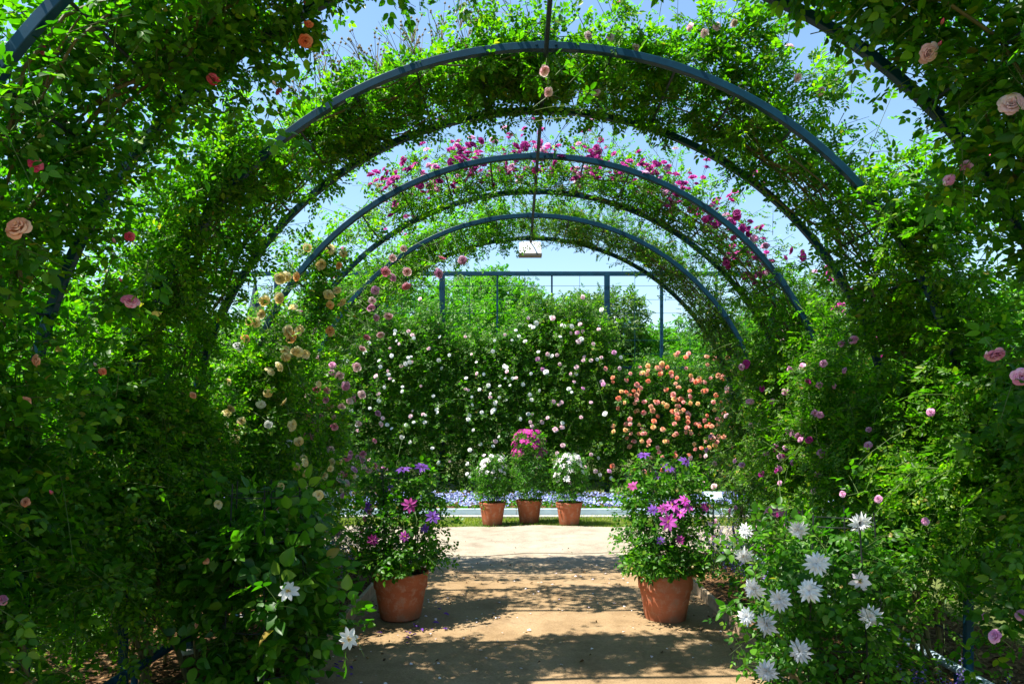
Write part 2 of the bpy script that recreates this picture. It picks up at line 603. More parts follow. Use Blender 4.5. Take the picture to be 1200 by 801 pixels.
FL = {}
for c in ('pink', 'deep_pink', 'pale_pink', 'lilac_pink', 'cream', 'peach', 'coral', 'coral_pink', 'apricot', 'white', 'magenta'):
    FL[c] = [rose_mesh('rose_' + c, c, s, c not in ('magenta',)) for s in range(2)]
def bud_mesh(name, pm, seed):
    r = random.Random(seed)
    V, Fq, mi = [], [], []
    prof = [(.10, -.1), (.42, .25), (.44, .6), (.24, 1.1), (.03, 1.4)]
    for (ro, z) in prof:
        for k in range(8):
            a = k * PI / 4
            q = ro * (1 + .08 * math.cos(a * 2.5 + z * 3))
            V.append((q * math.cos(a), q * math.sin(a), z))
    for i in range(len(prof) - 1):
        for k in range(8):
            Fq.append((i * 8 + k, i * 8 + (k + 1) % 8, i * 8 + 8 + (k + 1) % 8, i * 8 + 8 + k)); mi.append(0)
    for k in range(5):                       # sepals
        a = k * 2 * PI / 5
        b = len(V)
        for (ro, z, w) in ((.12, -.15, .12), (.48, .25, .16), (.56, .75, .02)):
            for u in (-1, 1):
                V.append((ro * math.cos(a + u * w * 1.6), ro * math.sin(a + u * w * 1.6), z))
        for j in range(2):
            Fq.append((b + j * 2, b + j * 2 + 1, b + j * 2 + 3, b + j * 2 + 2)); mi.append(1)
    b = len(V)
    for (zz, xx) in ((-.1, 0), (-1.6, .1), (-3.4, .5)):
        for k in range(3):
            V.append((xx + .06 * math.cos(k * 2.094), .06 * math.sin(k * 2.094), zz))
    for j in range(2):
        for k in range(3):
            Fq.append((b + j * 3 + k, b + j * 3 + (k + 1) % 3, b + j * 3 + 3 + (k + 1) % 3, b + j * 3 + 3 + k)); mi.append(1)
    return mesh_np(name, V, [np.array(Fq)], [PET[pm], M['calyx']], mi, True)


FL['bud'] = [bud_mesh('rose_bud', c, i) for i, c in enumerate(('deep_pink', 'pink', 'pale_pink'))]
FL['small_white'] = [rose_mesh('small_rose_white', 'white', s, False) for s in range(2)]
FL['small_pink'] = [rose_mesh('small_rose_pink', 'pale_pink', s, False) for s in range(2)]
for c in ('clem_magenta', 'clem_purple', 'clem_wine'):
    FL[c] = [clematis_mesh(c, c, 8, 1, s, .42, 'stamen_dark' if c != 'clem_magenta' else 'stamen_gold') for s in range(3)]
FL['clem_hot'] = [clematis_mesh('clem_hot', 'clem_hot', 6, 1, s, .62, droop=.2) for s in range(3)]
FL['clem_blush'] = [clematis_mesh('clem_blush', 'clem_blush', 7, 1, s, .5, 'stamen_dark', droop=.15) for s in range(3)]
FL['clem_white'] = [clematis_mesh('clem_white', 'clem_white', 14, 3, s, .30, with_stamens=False) for s in range(4)]
FL['clem_star'] = [clematis_mesh('clem_star', 'white', 8, 1, s, .46, with_stamens=False, droop=.05) for s in range(2)]
_sv, _sf = stamen_arrays(random.Random(3), 26)
STAMEN = mesh_np('stamen_tuft', _sv, [np.array(_sf)], [M['stamen_gold']])


def rot_to(d, spin):
    q = Vector(d).to_track_quat('Z', 'Y')
    from mathutils import Quaternion
    return (q @ Quaternion((0, 0, 1), spin)).to_euler()


def put_flowers(parent, items, name='rose_flower', limit=100, center=None):
    """items: (position, direction, radius, kind), the biggest ones as parts, the rest as one mass"""
    o0 = np.array(parent.location)
    items = sorted(items, key=lambda q: -q[2] / max(1.0, q[0][1]))
    for (p, d, rad, kind) in items[:limit]:
        me = random.choice(FL[kind])
        o = link('rose_bud' if kind == 'bud' else name, me, parent, Vector(p - o0))
        o.rotation_euler = rot_to(d, random.uniform(0, 6.28))
        o.scale = (rad, rad, rad * random.uniform(.85, 1.1))
        if center:
            link(center, STAMEN, o)
    rest = items[limit:]
    if rest:
        byk = {}
        for it in rest:
            byk.setdefault(it[3], []).append(it)
        Vs, Fs, mi, mats, off = [], [], [], [], 0
        for kind, its in byk.items():
            me = FL[kind][0]
            v = np.zeros(len(me.vertices) * 3, dtype=np.float32)
            me.vertices.foreach_get('co', v)
            v = v.reshape(-1, 3)
            f = np.array([tuple(p.vertices) for p in me.polygons])
            fm = np.array([p.material_index for p in me.polygons])
            T = np.array([i[0] - o0 for i in its]); D = np.array([i[1] for i in its]); S = np.array([i[2] for i in its])
            up = rng.normal(0, 1, (len(its), 3))
            z = norm(D); x = norm(np.cross(up, z)); y = np.cross(z, x)
            Rm = np.stack([x, y, z], 2)
            P = np.einsum('kij,nj->kni', Rm, v) * S[:, None, None] + T[:, None, :]
            Vs.append(P.reshape(-1, 3))
            Fs.append((f[None] + (np.arange(len(its)) * len(v))[:, None, None] + off).reshape(-1, 4))
            mi.append(np.tile(fm + len(mats), len(its)))
            mats += list(me.materials)
            off += len(its) * len(v)
        me = mesh_np('small_blossom', np.concatenate(Vs), [np.concatenate(Fs)], mats, np.concatenate(mi), True)
        tag(link('small_blossom', me, parent), kind='stuff')


def foliage(parent, leaves, templates, mat, cull=(), name='foliage'):
    p, f, n, s = leaves
    keep = np.ones(len(p), dtype=bool)
    for (c, d, rad, *_) in cull:
        q = p - c
        along = q @ (np.array(d) / np.linalg.norm(d))
        dist = np.linalg.norm(q, axis=1)
        keep &= ~((dist < rad * 1.5 + .05) & (along > -rad * .6))
    V, Fq = scatter(templates, (p - np.array(parent.location))[keep], f[keep], n[keep], s[keep])
    return link(name, mesh_np(name, V, [Fq], mat, smooth=True), parent)


# ------------------------------------------------------------------ climbing roses on the arches
def arch_pt(side, th, rho, y):
    """side +1 right, -1 left; th 0 at the springing, 90 at the crown"""
    a = np.radians(th)
    return np.stack([XC + side * rho * np.cos(a), y, SPR + rho * np.sin(a)], -1)


def arch_shoots(side, y0, y1, th0, th1, n, L=(.12, .34), spread=.4, out=.2, ymargin=.1, sag=.75, clear=45, lift=.03):
    th = rng.uniform(th0, th1, n)
    y = rng.uniform(np.where(th > clear, y0 + ymargin, y0 - .17), y1 + .02, n)
    rho = R + rng.normal(.02, .075, n) + lift * np.clip((th - 15) / 40, 0, 1)
    S = arch_pt(side, th, rho, y)
    a = np.radians(th)
    rad = np.stack([side * np.cos(a), np.zeros(n), np.sin(a)], 1)
    tan = np.stack([-side * np.sin(a), np.zeros(n), np.cos(a)], 1)
    D = rad * rng.normal(out, .6, n)[:, None] + tan * rng.normal(.25, .6, n)[:, None]
    D[:, 1] += rng.normal(0.05, spread, n)
    D[:, 2] += .1
    return shoots(S, D, rng.uniform(*L, n), rng.uniform(.2, 1.2, n) * sag), rad


def wall_shoots(side, y0, y1, n, z0=.22, z1=1.5, L=(.2, .5), bias=1.25, thick=.13, bulge=0.0):
    z = z0 + (z1 - z0) * rng.uniform(0, 1, n) ** (1 / bias)
    y = rng.uniform(y0, y1, n)
    x = XC + side * (R + rng.normal(.02, thick, n) - bulge * rng.uniform(0, 1.6, n))
    D = np.stack([rng.normal(-.1 * side, .65, n), rng.normal(-.1, .55, n), rng.normal(.25, .5, n)], 1)
    out = np.stack([np.full(n, -side * .6), np.full(n, -.3), np.zeros(n)], 1)
    return shoots(np.stack([x, y, z], 1), D, rng.uniform(*L, n), rng.uniform(.3, 1.3, n)), out


def canes(parent, side, y0, y1, th1, n, rad=.0115):
    """woody main stems climbing the wall and bending round the arch"""
    o0 = Vector(parent.location)
    for i in range(n):
        y = random.uniform(y0 + .05, y1 - .05)
        top = th1 * random.uniform(.55, 1.0)
        pts = []
        off = random.uniform(-.1, .15)
        x = XC + side * (R + off + random.uniform(-.25, .2))
        base = Vector((x, y + random.uniform(-.2, .2), 0.0))
        nwall, narch = 6, 14
        for k in range(nwall):
            f = k / nwall
            pts.append(base.lerp(Vector((XC + side * (R + off * .4), y, SPR)), f) + Vector((random.gauss(0, .035), random.gauss(0, .05), 0)))
        for k in range(narch + 1):
            th = top * k / narch
            p = arch_pt(side, th, R + .02 + random.gauss(0, .025), y + random.gauss(0, .04))
            pts.append(Vector(p))
        pts = [p - o0 for p in pts]
        r0 = rad * random.uniform(.7, 1.5)
        mb = MB()
        mb.tube(pts, [r0 * (1 - .75 * k / (len(pts) - 1)) for k in range(len(pts))], 6)
        mb.build('cane', M['cane'], parent, smooth=True)


def pick_tips(s, n, score):
    tips = sh_point(s, np.ones(len(s['L'])))
    idx = np.argsort(-score(tips) + rng.normal(0, .12, len(tips)))[:n]
    return tips[idx]


def climbing_rose(key, side, th0, th1, n_arch, n_wall, templates, mat, label, size=1.0, K=9, flowers=(), hand=(),
                  group='climbing roses over the steel arches', sparse=(), z1=1.55, wall_ext=(.38, .38), n_cane=7, out=.25, bias=1.6,
                  front_keep=.15, spent=0, L=(.12, .34), clear=45, inner=.05, dangle=.06, z0=.22, bulge=0.0, sprays=0, shoulder=0):
    y0, y1 = PAIRS[key]
    root = thing('climbing_rose', label, 'climbing rose', (XC + side * R, (y0 + y1) / 2, 0), group)
    sa, ra = arch_shoots(side, y0, y1, th0, th1, n_arch, out=out, L=L, clear=clear)
    sw, rw = wall_shoots(side, y0 - wall_ext[0], y1 + wall_ext[1], n_wall, z1=z1, bias=bias, z0=z0, bulge=bulge)
    parts, outs = [sa, sw], [ra, rw]
    for (a, b, n) in sparse:
        s2, r2 = arch_shoots(side, y0, y1, a, b, n, L=(.12, .34), clear=clear)
        parts.append(s2); outs.append(r2)
    if shoulder:
        s2, r2 = arch_shoots(side, y0 - .24, y0 + .02, 0, clear, shoulder, L=(.1, .3), clear=90)
        s2['D'][:, 1] -= .25
        s2 = shoots(s2['S'], s2['D'], s2['L'], s2['G'])
        parts.append(s2); outs.append(r2)
    if sprays:
        s2, r2 = arch_shoots(side, y0, y1, 30, 92, sprays, out=1.1, L=(.4, .75), clear=clear, spread=.3, sag=.45)
        parts.append(s2); outs.append(r2)
    extra = []
    if hand:
        m = 5 if key == 'Z' else 9
        P = np.array([at(*h[:3]) for h in hand])
        base = np.repeat(P, m, 0) + rng.normal(0, .07, (len(P) * m, 3)) + [side * .10, .08, -.02]
        D = np.stack([rng.normal(side * -.1, .6, len(base)), rng.normal(-.1, .5, len(base)), rng.normal(.2, .5, len(base))], 1)
        extra = [shoots(base, D, rng.uniform(.1, .26, len(base)), rng.uniform(.3, 1.3, len(base)))]
        # and a thin branch from the frame that carries it
        th_ = np.clip(np.degrees(np.arctan2(P[:, 2] - SPR, np.abs(P[:, 0] - XC))), 0, 90)
        anchor = np.where((P[:, 2] > SPR)[:, None], arch_pt(side, th_, R, np.clip(P[:, 1], y0, y1)), np.stack([np.full(len(P), XC + side * R), np.clip(P[:, 1], y0 - .3, y1), P[:, 2] - .1], 1))
        dv = P + [0, .06, -.01] - anchor
        extra.append(shoots(anchor, dv, np.linalg.norm(dv, axis=1), np.full(len(P), .02)))
    s = cat_shoots(*parts)
    o = np.concatenate(outs)
    tp = sh_point(s, np.ones(len(s['L'])))           # prune shoots that hang in front of the hoop or into the walkway
    ath = np.degrees(np.arctan2(tp[:, 2] - SPR, np.abs(tp[:, 0] - XC)))
    bad = (ath > clear) & (tp[:, 1] < y0 - .02) & (rng.uniform(0, 1, len(tp)) > front_keep)
    bad |= (tp[:, 2] > SPR) & (np.hypot(tp[:, 0] - XC, tp[:, 2] - SPR) < R - np.where(ath > 38, inner, .32)) & (rng.uniform(0, 1, len(tp)) > dangle)
    bad |= (np.abs(tp[:, 0] - XC) < R - .6) & (tp[:, 2] <= SPR)
    s = {k: v[~bad] for k, v in s.items()}
    o = o[~bad]
    s_free = s
    if extra:
        s = cat_shoots(s, *extra)
        o = np.concatenate([o, np.tile([-side * .3, -.4, .2], (sum(len(e['L']) for e in extra), 1))])
    items = []
    for (n, where, kinds, rad) in flowers:
        if where == 'top':
            sc = lambda t: 1.5 * (np.hypot(t[:, 0] - XC, t[:, 2] - SPR) - R) - .3 * (t[:, 1] - y0) + np.where(t[:, 2] > SPR + .8, 0, -9)
        elif where == 'crown':         # on the front edge of the arch, just above the hoop
            def sc(t):
                rh = np.hypot(t[:, 0] - XC, t[:, 2] - SPR) - R
                th_ = np.degrees(np.arctan2(t[:, 2] - SPR, (t[:, 0] - XC) * side))
                return -.9 * np.abs(t[:, 1] - y0 - .1) - 4 * np.abs(rh - .06) + np.where((th_ > 36) & (th_ < 122), 0, -9)
        elif where == 'front':
            sc = lambda t: -.8 * (t[:, 1] - y0) - .5 * (np.hypot(t[:, 0] - XC, t[:, 2] - SPR) - R) + np.where(t[:, 2] > SPR, 0, -9) + rng.uniform(0, .3, len(t))
        else:                      # the face of the wall towards the path
            sc = lambda t: -side * t[:, 0] * .8 + np.where((t[:, 2] < SPR + .7) & (t[:, 2] > .35), 0, -9) + rng.uniform(0, .25, len(t))
        tips = pick_tips(s_free, n, sc)
        for p in tips:
            if where in ('top', 'crown'):
                d = np.array([rng.normal(-side * .1, .4), -.55, .7 + rng.normal(0, .3)])
            elif where == 'front':
                d = np.array([-side * .25 + rng.normal(0, .4), -.9, rng.normal(.0, .4)])
            else:
                d = np.array([-side * .8, -.6 + rng.normal(0, .3), .25 + rng.normal(0, .3)])
            d = norm(d)
            kind = kinds[rng.integers(len(kinds))]
            items.append((p + d * .05, d, rng.uniform(*rad), kind))
            if kind == 'magenta' and where != 'wall':
                for q in range(rng.integers(1, 4)):
                    items.append((p + d * .04 + rng.normal(0, .045, 3), norm(d + rng.normal(0, .35, 3)), rng.uniform(*rad) * .9, kind))
    for (px, py, dd, rad, kind) in hand:
        p = at(px, py, dd)
        d = norm(np.array([-p[0] * .3, -1.0, (1.6 - p[2]) * .25]) + rng.normal(0, .5, 3))
        items.append((p, d, rad, kind))
        if key == 'Z':
            for q in range(rng.integers(0, 3)):
                items.append((p + rng.normal(0, .05, 3), norm(np.array([rng.normal(0, .5), -.5, .8])), .014, 'bud'))
    lv = sh_leaves(s, K, np.repeat(o[None], K, 0).reshape(-1, 3)[:len(s['L'])], size=size)
    # the front hoop's face stays mostly clear
    p = lv[0]
    high = np.degrees(np.arctan2(p[:, 2] - SPR, np.abs(p[:, 0] - XC))) > clear
    rho = np.hypot(p[:, 0] - XC, p[:, 2] - SPR)
    drop = high & (p[:, 1] < y0 + .03) & (rng.uniform(0, 1, len(p)) > front_keep)
    drop |= (p[:, 2] > SPR) & (rho < R - np.where(np.degrees(np.arctan2(p[:, 2] - SPR, np.abs(p[:, 0] - XC))) > 38, inner + .10, .42)) & (rng.uniform(0, 1, len(p)) > dangle * 4)
    drop |= (np.abs(p[:, 0] - XC) < R - .62) & (p[:, 2] <= SPR)
    drop |= p[:, 2] < .03
    lv = [x[~drop] for x in lv]
    foliage(root, lv, templates, mat, items)
    Vt, Ft = sh_tubes({k: (v - np.array(root.location) if k == 'S' else v) for k, v in s.items()})
    link('shoot', mesh_np('shoot', Vt, [Ft], M['green_stem']), root)
    canes(root, side, y0, y1, th1, n_cane)
    put_flowers(root, items)
    if spent:
        spent_sprays(root, side, y0, y1, spent)
    return root


def spent_sprays(root, side, y0, y1, n):
    """brown spent flower heads standing above the arch"""
    th = rng.uniform(52, 86, n)
    S = arch_pt(side, th, R + rng.uniform(.12, .26, n), rng.uniform(y0 + .1, y1, n))
    D = np.stack([rng.normal(side * .15, .25, n), rng.normal(-.1, .2, n), np.ones(n)], 1)
    V, Fq = [], []
    o0 = np.array(root.location)
    mb = MB()
    for i in range(n):
        base = S[i] - o0
        d = norm(D[i])
        for k in range(7):
            dd = norm(d + rng.normal(0, .28, 3))
            L = rng.uniform(.10, .2)
            tip = base + dd * L
            mb.tube([base, base + dd * L * .6 + np.array([0, 0, .01]), tip], [.0022, .0016, .0014], 3)
            mb.add([tip + q for q in (np.array([-.008, 0, 0]), np.array([0, -.008, 0]), np.array([.008, 0, 0]), np.array([0, .008, 0]), np.array([0, 0, .012]), np.array([0, 0, -.008]))],
                   [(0, 1, 4), (1, 2, 4), (2, 3, 4), (3, 0, 4), (1, 0, 5), (2, 1, 5), (3, 2, 5), (0, 3, 5)])
    tag(mb.build('spent_bloom', M['spent'], root), kind='stuff')


# ------------------------------------------------------------------ ground
def grid_sheet(name, xs, ys, z, mat, zf=None, kind='structure', **kw):
    V = [(x, y, z + (zf(x, y) if zf else 0)) for y in ys for x in xs]
    nx = len(xs)
    Fq = [(j * nx + i, j * nx + i + 1, (j + 1) * nx + i + 1, (j + 1) * nx + i) for j in range(len(ys) - 1) for i in range(nx - 1)]
    o = link(name, mesh_np(name, V, [np.array(Fq)], mat, smooth=True))
    tag(o, kind=kind)
    return o


t = NT('meadow_soil')
co = objco(t)
c = t.ramp(t.noise(.35, 6, 0.65, co), [(0.35, (0.06, 0.095, 0.02)), (0.6, (0.09, 0.13, 0.03)), (0.75, (0.14, 0.12, 0.06))])
c = t.mix(t.ramp(t.noise(25, 5, 0.7, co), [(0.3, (0, 0, 0)), (0.8, (0.5, 0.5, 0.5))]), c, (0.16, 0.13, 0.07))
M['meadow'] = t.finish(c, 0.95, t.bump(t.noise(30, 5, .7, co), .6, .03), .1)

t = NT('path_sand')
co = objco(t)
big = t.noise(.9, 5, .6, co)
fine = t.noise(70, 6, .75, co)
brown = t.ramp(big, [(.3, (.215, .142, .072)), (.55, (.27, .186, .102)), (.75, (.32, .23, .142))])
pale = t.ramp(big, [(.3, (.265, .225, .17)), (.7, (.315, .275, .215))])
sp = t.n('ShaderNodeSeparateXYZ'); t.l(co, sp.inputs[0])
ad = t.n('ShaderNodeMath', operation='MULTIPLY_ADD'); ad.inputs[1].default_value = 1.2
t.l(big, ad.inputs[0]); t.l(sp.outputs[1], ad.inputs[2])
mr = t.n('ShaderNodeMapRange', interpolation_type='SMOOTHSTEP')
mr.inputs['From Min'].default_value = 7.3; mr.inputs['From Max'].default_value = 9.0
t.l(ad.outputs[0], mr.inputs[0])
c = t.mix(mr.outputs[0], brown, pale)
c = t.mix(1.0, c, t.ramp(fine, [(.22, (.55, .53, .50)), (.5, (1, 1, 1)), (.78, (1.3, 1.3, 1.32))]), 'MULTIPLY')
vo = t.n('ShaderNodeTexVoronoi', Scale=95.0); t.l(co, vo.inputs['Vector'])
peb = t.ramp(vo.outputs['Distance'], [(.06, (1, 1, 1)), (.13, (0, 0, 0))])
pebn = t.ramp(t.noise(21, 3, .5, co), [(.56, (0, 0, 0)), (.62, (1, 1, 1))])
pm = t.mix(1.0, peb, pebn, 'MULTIPLY')
c = t.mix(pm, c, t.ramp(t.noise(60, 2, .5, co), [(.35, (.18, .12, .07)), (.65, (.62, .54, .44))]))
trk = t.ramp(t.noise(3.4, 7, .7, co), [(.36, (.78, .76, .74)), (.52, (1, 1, 1)), (.68, (1.1, 1.1, 1.1))])
c = t.mix(1.0, c, trk, 'MULTIPLY')
hh = t.n('ShaderNodeMath', operation='ADD'); t.l(fine, hh.inputs[0]); t.l(big, hh.inputs[1])
M['path'] = t.finish(c, .95, t.bump(hh.outputs[0], .55, .012), .1)

t = NT('bark_mulch')
co = objco(t)
vo = t.n('ShaderNodeTexVoronoi', Scale=42.0); t.l(co, vo.inputs['Vector'])
c = t.ramp(vo.outputs['Color'], [(.1, (.045, .026, .014)), (.5, (.10, .055, .028)), (.9, (.20, .115, .055))])
c = t.mix(1.0, c, t.ramp(t.noise(2.2, 4, .6, co), [(.3, (.6, .6, .6)), (.7, (1.25, 1.2, 1.1))]), 'MULTIPLY')
M['mulch'] = t.finish(c, .95, t.bump(vo.outputs['Distance'], .8, .02), .1)
M['mulch_chip'] = leaf_mat('mulch_chip', (.05, .03, .016), (.12, .07, .034), (.30, .19, .10), trans=.0, rough=.9, spec=.1)


def hz(x, y):
    return .006 * math.sin(x * 2.1 + y * 1.3) + .005 * math.sin(x * 4.7 - y * 3.1)


far = [-260, -120, -60, -30, -20, -14] + [(-10 + i) for i in range(21)] + [14, 20, 30, 60, 120, 260]
fy = [-30, -12, -6, -3, 0, 2, 4, 6, 8, 10, 12, 14, 16, 20, 30, 50, 90, 160, 260]
grid_sheet('ground', far, fy, -.016, M['meadow'])
XL, XR = -1.27, 1.62        # edges of the path
xs = np.linspace(XL, XR, 14); ys = np.linspace(-4, 8.6, 50)
grid_sheet('path', xs, ys, 0.0, M['path'], hz)
xs = np.linspace(-16, 16, 120)


def cross_path():
    V, nx = [], len(xs)
    for x in xs:
        y0 = 8.05 + .10 * math.sin(x * 1.9) + .06 * math.sin(x * 5.3 + 1)
        y1 = 10.28 + .06 * math.sin(x * 2.3 + .6) + .04 * math.sin(x * 7.1)
        for k in range(8):
            y = y0 + (y1 - y0) * k / 7
            V.append((x, y, .004 + (hz(x, y) if abs(x) < 2.5 else 0) + .002))
    Fq = [(i * 8 + k, (i + 1) * 8 + k, (i + 1) * 8 + k + 1, i * 8 + k + 1) for i in range(nx - 1) for k in range(7)]
    tag(link('cross_path', mesh_np('cross_path', V, [np.array(Fq)], M['path'], smooth=True)), kind='structure')


cross_path()
for (a, b) in ((-3.1, XL), (XR, 3.4)):
    grid_sheet('soil_bed', np.linspace(a, b, 24), np.linspace(-2, 8.0, 90), .010, M['mulch'],
               lambda x, y: .02 + .018 * math.sin(x * 9 + y * 3) * math.sin(y * 7 - x * 4) if abs(x - XL) > .1 and abs(x - XR) > .1 else 0)
grid_sheet('flower_bed_soil', np.linspace(-9, 9, 60), np.linspace(11.66, 15.2, 14), .05, M['mulch'], lambda x, y: .015 * math.sin(x * 6) * math.sin(y * 5))


def chips():
    n = 5200
    side = rng.integers(0, 2, n)
    x = np.where(side == 0, rng.uniform(-3.0, XL - .03, n), rng.uniform(XR + .03, 3.3, n))
    y = rng.uniform(2.2, 8, n)
    T = np.stack([x, y, np.full(n, .045)], 1)
    V, Fq = scatter([leaflet(.05, .02, .3, .1, 2), leaflet(.035, .022, .3, .3, 2)], T, rng.normal(0, 1, (n, 3)) * [1, 1, .25],
                    np.array([0, 0, 1.]) + rng.normal(0, .35, (n, 3)), rng.uniform(.5, 1.4, n))
    tag(link('mulch_chips', mesh_np('mulch_chips', V, [Fq], M['mulch_chip'])), kind='stuff')


chips()


def blade_template(h, w, lean):
    return np.array([(-w, 0, 0), (w, 0, 0), (w * .6, lean * .4, h * .6), (-w * .6, lean * .4, h * .6)] + [(0, lean, h), (0, lean, h)]), np.array([(0, 1, 2, 3), (3, 2, 4, 5)])


def grass_patch(name, pts, hmin, hmax, mat, w=.0035):
    n = len(pts)
    tm = [blade_template(1, w / .06, l) for l in (.1, .35, .6)]
    az = rng.uniform(0, 2 * PI, n)
    # templates stand along z: forward is horizontal, normal is up
    V, Fq = scatter(tm, pts, np.stack([np.cos(az), np.sin(az), np.zeros(n)], 1), np.tile([0, 0, 1.], (n, 1)) + rng.normal(0, .12, (n, 3)), rng.uniform(hmin, hmax, n))
    tag(link(name, mesh_np(name, V, [Fq], mat)), kind='stuff')


n = 70000
px_ = rng.uniform(-7, 7, n)
py_ = 10.2 + 1.38 * rng.uniform(0, 1, n)
dens = .5 + .5 * np.sin(px_ * 2.7 + np.sin(py_ * 4) * 1.5) * np.sin(py_ * 3.1 + px_ * .8)
edge = np.clip((py_ - 10.2 - .06 * np.sin(px_ * 3)) / .3, 0, 1) * np.where(py_ > 11.2, .45, 1)
keep = rng.uniform(0, 1, n) < (.35 + .65 * dens) * (.15 + .85 * edge)
grass_patch('grass', np.stack([px_, py_, np.full(n, -.016)], 1)[keep], .018, .05, M['grass_blade'], .009)

# petals dropped on the path
n = 170
T = np.stack([rng.uniform(XL + .05, XR - .05, n), rng.uniform(3.0, 8, n), np.full(n, .012)], 1)
V, Fq = scatter([leaflet(.03, .022, .3, .1, 2)], T, rng.normal(0, 1, (n, 3)) * [1, 1, .1], np.array([0, 0, 1.]) + rng.normal(0, .3, (n, 3)), rng.uniform(.5, 1.1, n))
tag(link('fallen_petals', mesh_np('fallen_petals', V, [Fq], PET['clem_blush'])), kind='stuff')
T = np.array([(-.70 + rng.normal(0, .12), 5.0 + rng.normal(0, .22), .014) for _ in range(16)] + [(-1.0 + rng.normal(0, .1), 4.2 + rng.normal(0, .2), .014) for _ in range(9)])
n = len(T)
V, Fq = scatter([leaflet(.055, .024, .3, .1, 2)], T, rng.normal(0, 1, (n, 3)) * [1, 1, .1], np.array([0, 0, 1.]) + rng.normal(0, .3, (n, 3)), rng.uniform(.6, 1.1, n))
tag(link('fallen_purple_petals', mesh_np('fallen_purple_petals', V, [Fq], PET['clem_purple'])), kind='stuff')

n = 1500
e = rng.uniform(0, 1, n)
x = np.where(e < .5, rng.uniform(XL + .03, XR - .03, n), np.where(e < .75, XL + .03 + np.abs(rng.normal(0, .14, n)), XR - .03 - np.abs(rng.normal(0, .14, n))))
T = np.stack([x, rng.uniform(2.8, 10, n), np.full(n, .008)], 1)
sv = np.array([(-1, 0, 0), (0, -.8, .1), (1, 0, 0), (0, .9, .1), (-.1, .1, .7), (.2, -.2, -.5)]); sv[:, 2] += .2
sq = np.array([(0, 1, 4, 4), (1, 2, 4, 4), (2, 3, 4, 4), (3, 0, 4, 4)])[:, :3]
V, Fq = scatter([(sv, sq)], T, rng.normal(0, 1, (n, 3)) * [1, 1, .1], np.array([0, 0, 1.]) + rng.normal(0, .25, (n, 3)), .003 + .008 * rng.uniform(0, 1, n) ** 4)
M['grit'] = leaf_mat('grit', (.16, .11, .07), (.30, .23, .16), (.48, .42, .34), trans=0, rough=.9, spec=.1)
tag(link('gravel', mesh_np('gravel', V, [Fq], M['grit'])), kind='stuff')
n = 240
e = rng.uniform(0, 1, n)
x = np.where(e < .3, rng.uniform(XL, XR, n), np.where(e < .65, XL + .02 + np.abs(rng.normal(0, .12, n)), XR - .02 - np.abs(rng.normal(0, .12, n))))
V, Fq = scatter([leaflet(.034, .02, .4, .3, 2)], np.stack([x, rng.uniform(2.8, 8.6, n), np.full(n, .014)], 1), rng.normal(0, 1, (n, 3)) * [1, 1, .15], np.array([0, 0, 1.]) + rng.normal(0, .4, (n, 3)), rng.uniform(.4, 1.1, n))
tag(link('fallen_leaves', mesh_np('fallen_leaves', V, [Fq], M['mulch_chip'])), kind='stuff')

# timber edging along the beds
for (x, s, lab) in ((XL - .035, -1, 'weathered timber board edging the bed beside the left pot'), (XR + .0, 1, 'weathered timber board edging the bed beside the right pot')):
    r_ = thing('edging_board', lab, 'edging', (x, 5, 0), 'timber boards edging the path')
    for k in range(4):
        ya = 1.2 + k * 1.7
        mb = MB(); mb.box(0, .035, ya + .004 - 5, ya + 1.69 - 5, -.02, .095 + random.uniform(-.008, .008), .005)
        mb.build('board', M['timber'], r_)
        mb = MB(); mb.box(-.035 if s < 0 else .037, -.002 if s < 0 else .072, ya + .8 - 5, ya + .86 - 5, -.02, .085, .004)
        mb.build('stake', M['timber'], r_)

# ------------------------------------------------------------------ steel arches
def bar_profile(pts, w, h, up):
    """rectangular bar along pts; up[i] the direction of h at each point"""
    V, Fq = [], []
    for i, p in enumerate(pts):
        p = Vector(p)
        t_ = (Vector(pts[min(i + 1, len(pts) - 1)]) - Vector(pts[max(i - 1, 0)])).normalized()
        u = Vector(up[i]); u = (u - t_ * u.dot(t_)).normalized()
        b = t_.cross(u)
        c = .12
        for (a, d) in ((-1 + c, -1), (1 - c, -1), (1, -1 + c), (1, 1 - c), (1 - c, 1), (-1 + c, 1), (-1, 1 - c), (-1, -1 + c)):
            V.append(p + b * a * w / 2 + u * d * h / 2)
    n = 8
    for i in range(len(pts) - 1):
        for k in range(n):
            k2 = (k + 1) % n
            Fq.append((i * n + k, i * n + k2, (i + 1) * n + k2, (i + 1) * n + k))
    return V, Fq


def hoop_points(rho, y):
    pts, ups = [(XC + rho, y, 0.0)], [(1, 0, 0)]
    for k in range(73):
        a = PI * k / 72
        pts.append((XC + rho * math.cos(a), y, SPR + rho * math.sin(a)))
        ups.append((math.cos(a), 0, math.sin(a)))
    pts.append((XC - rho, y, 0.0)); ups.append((-1, 0, 0))
    return pts, ups


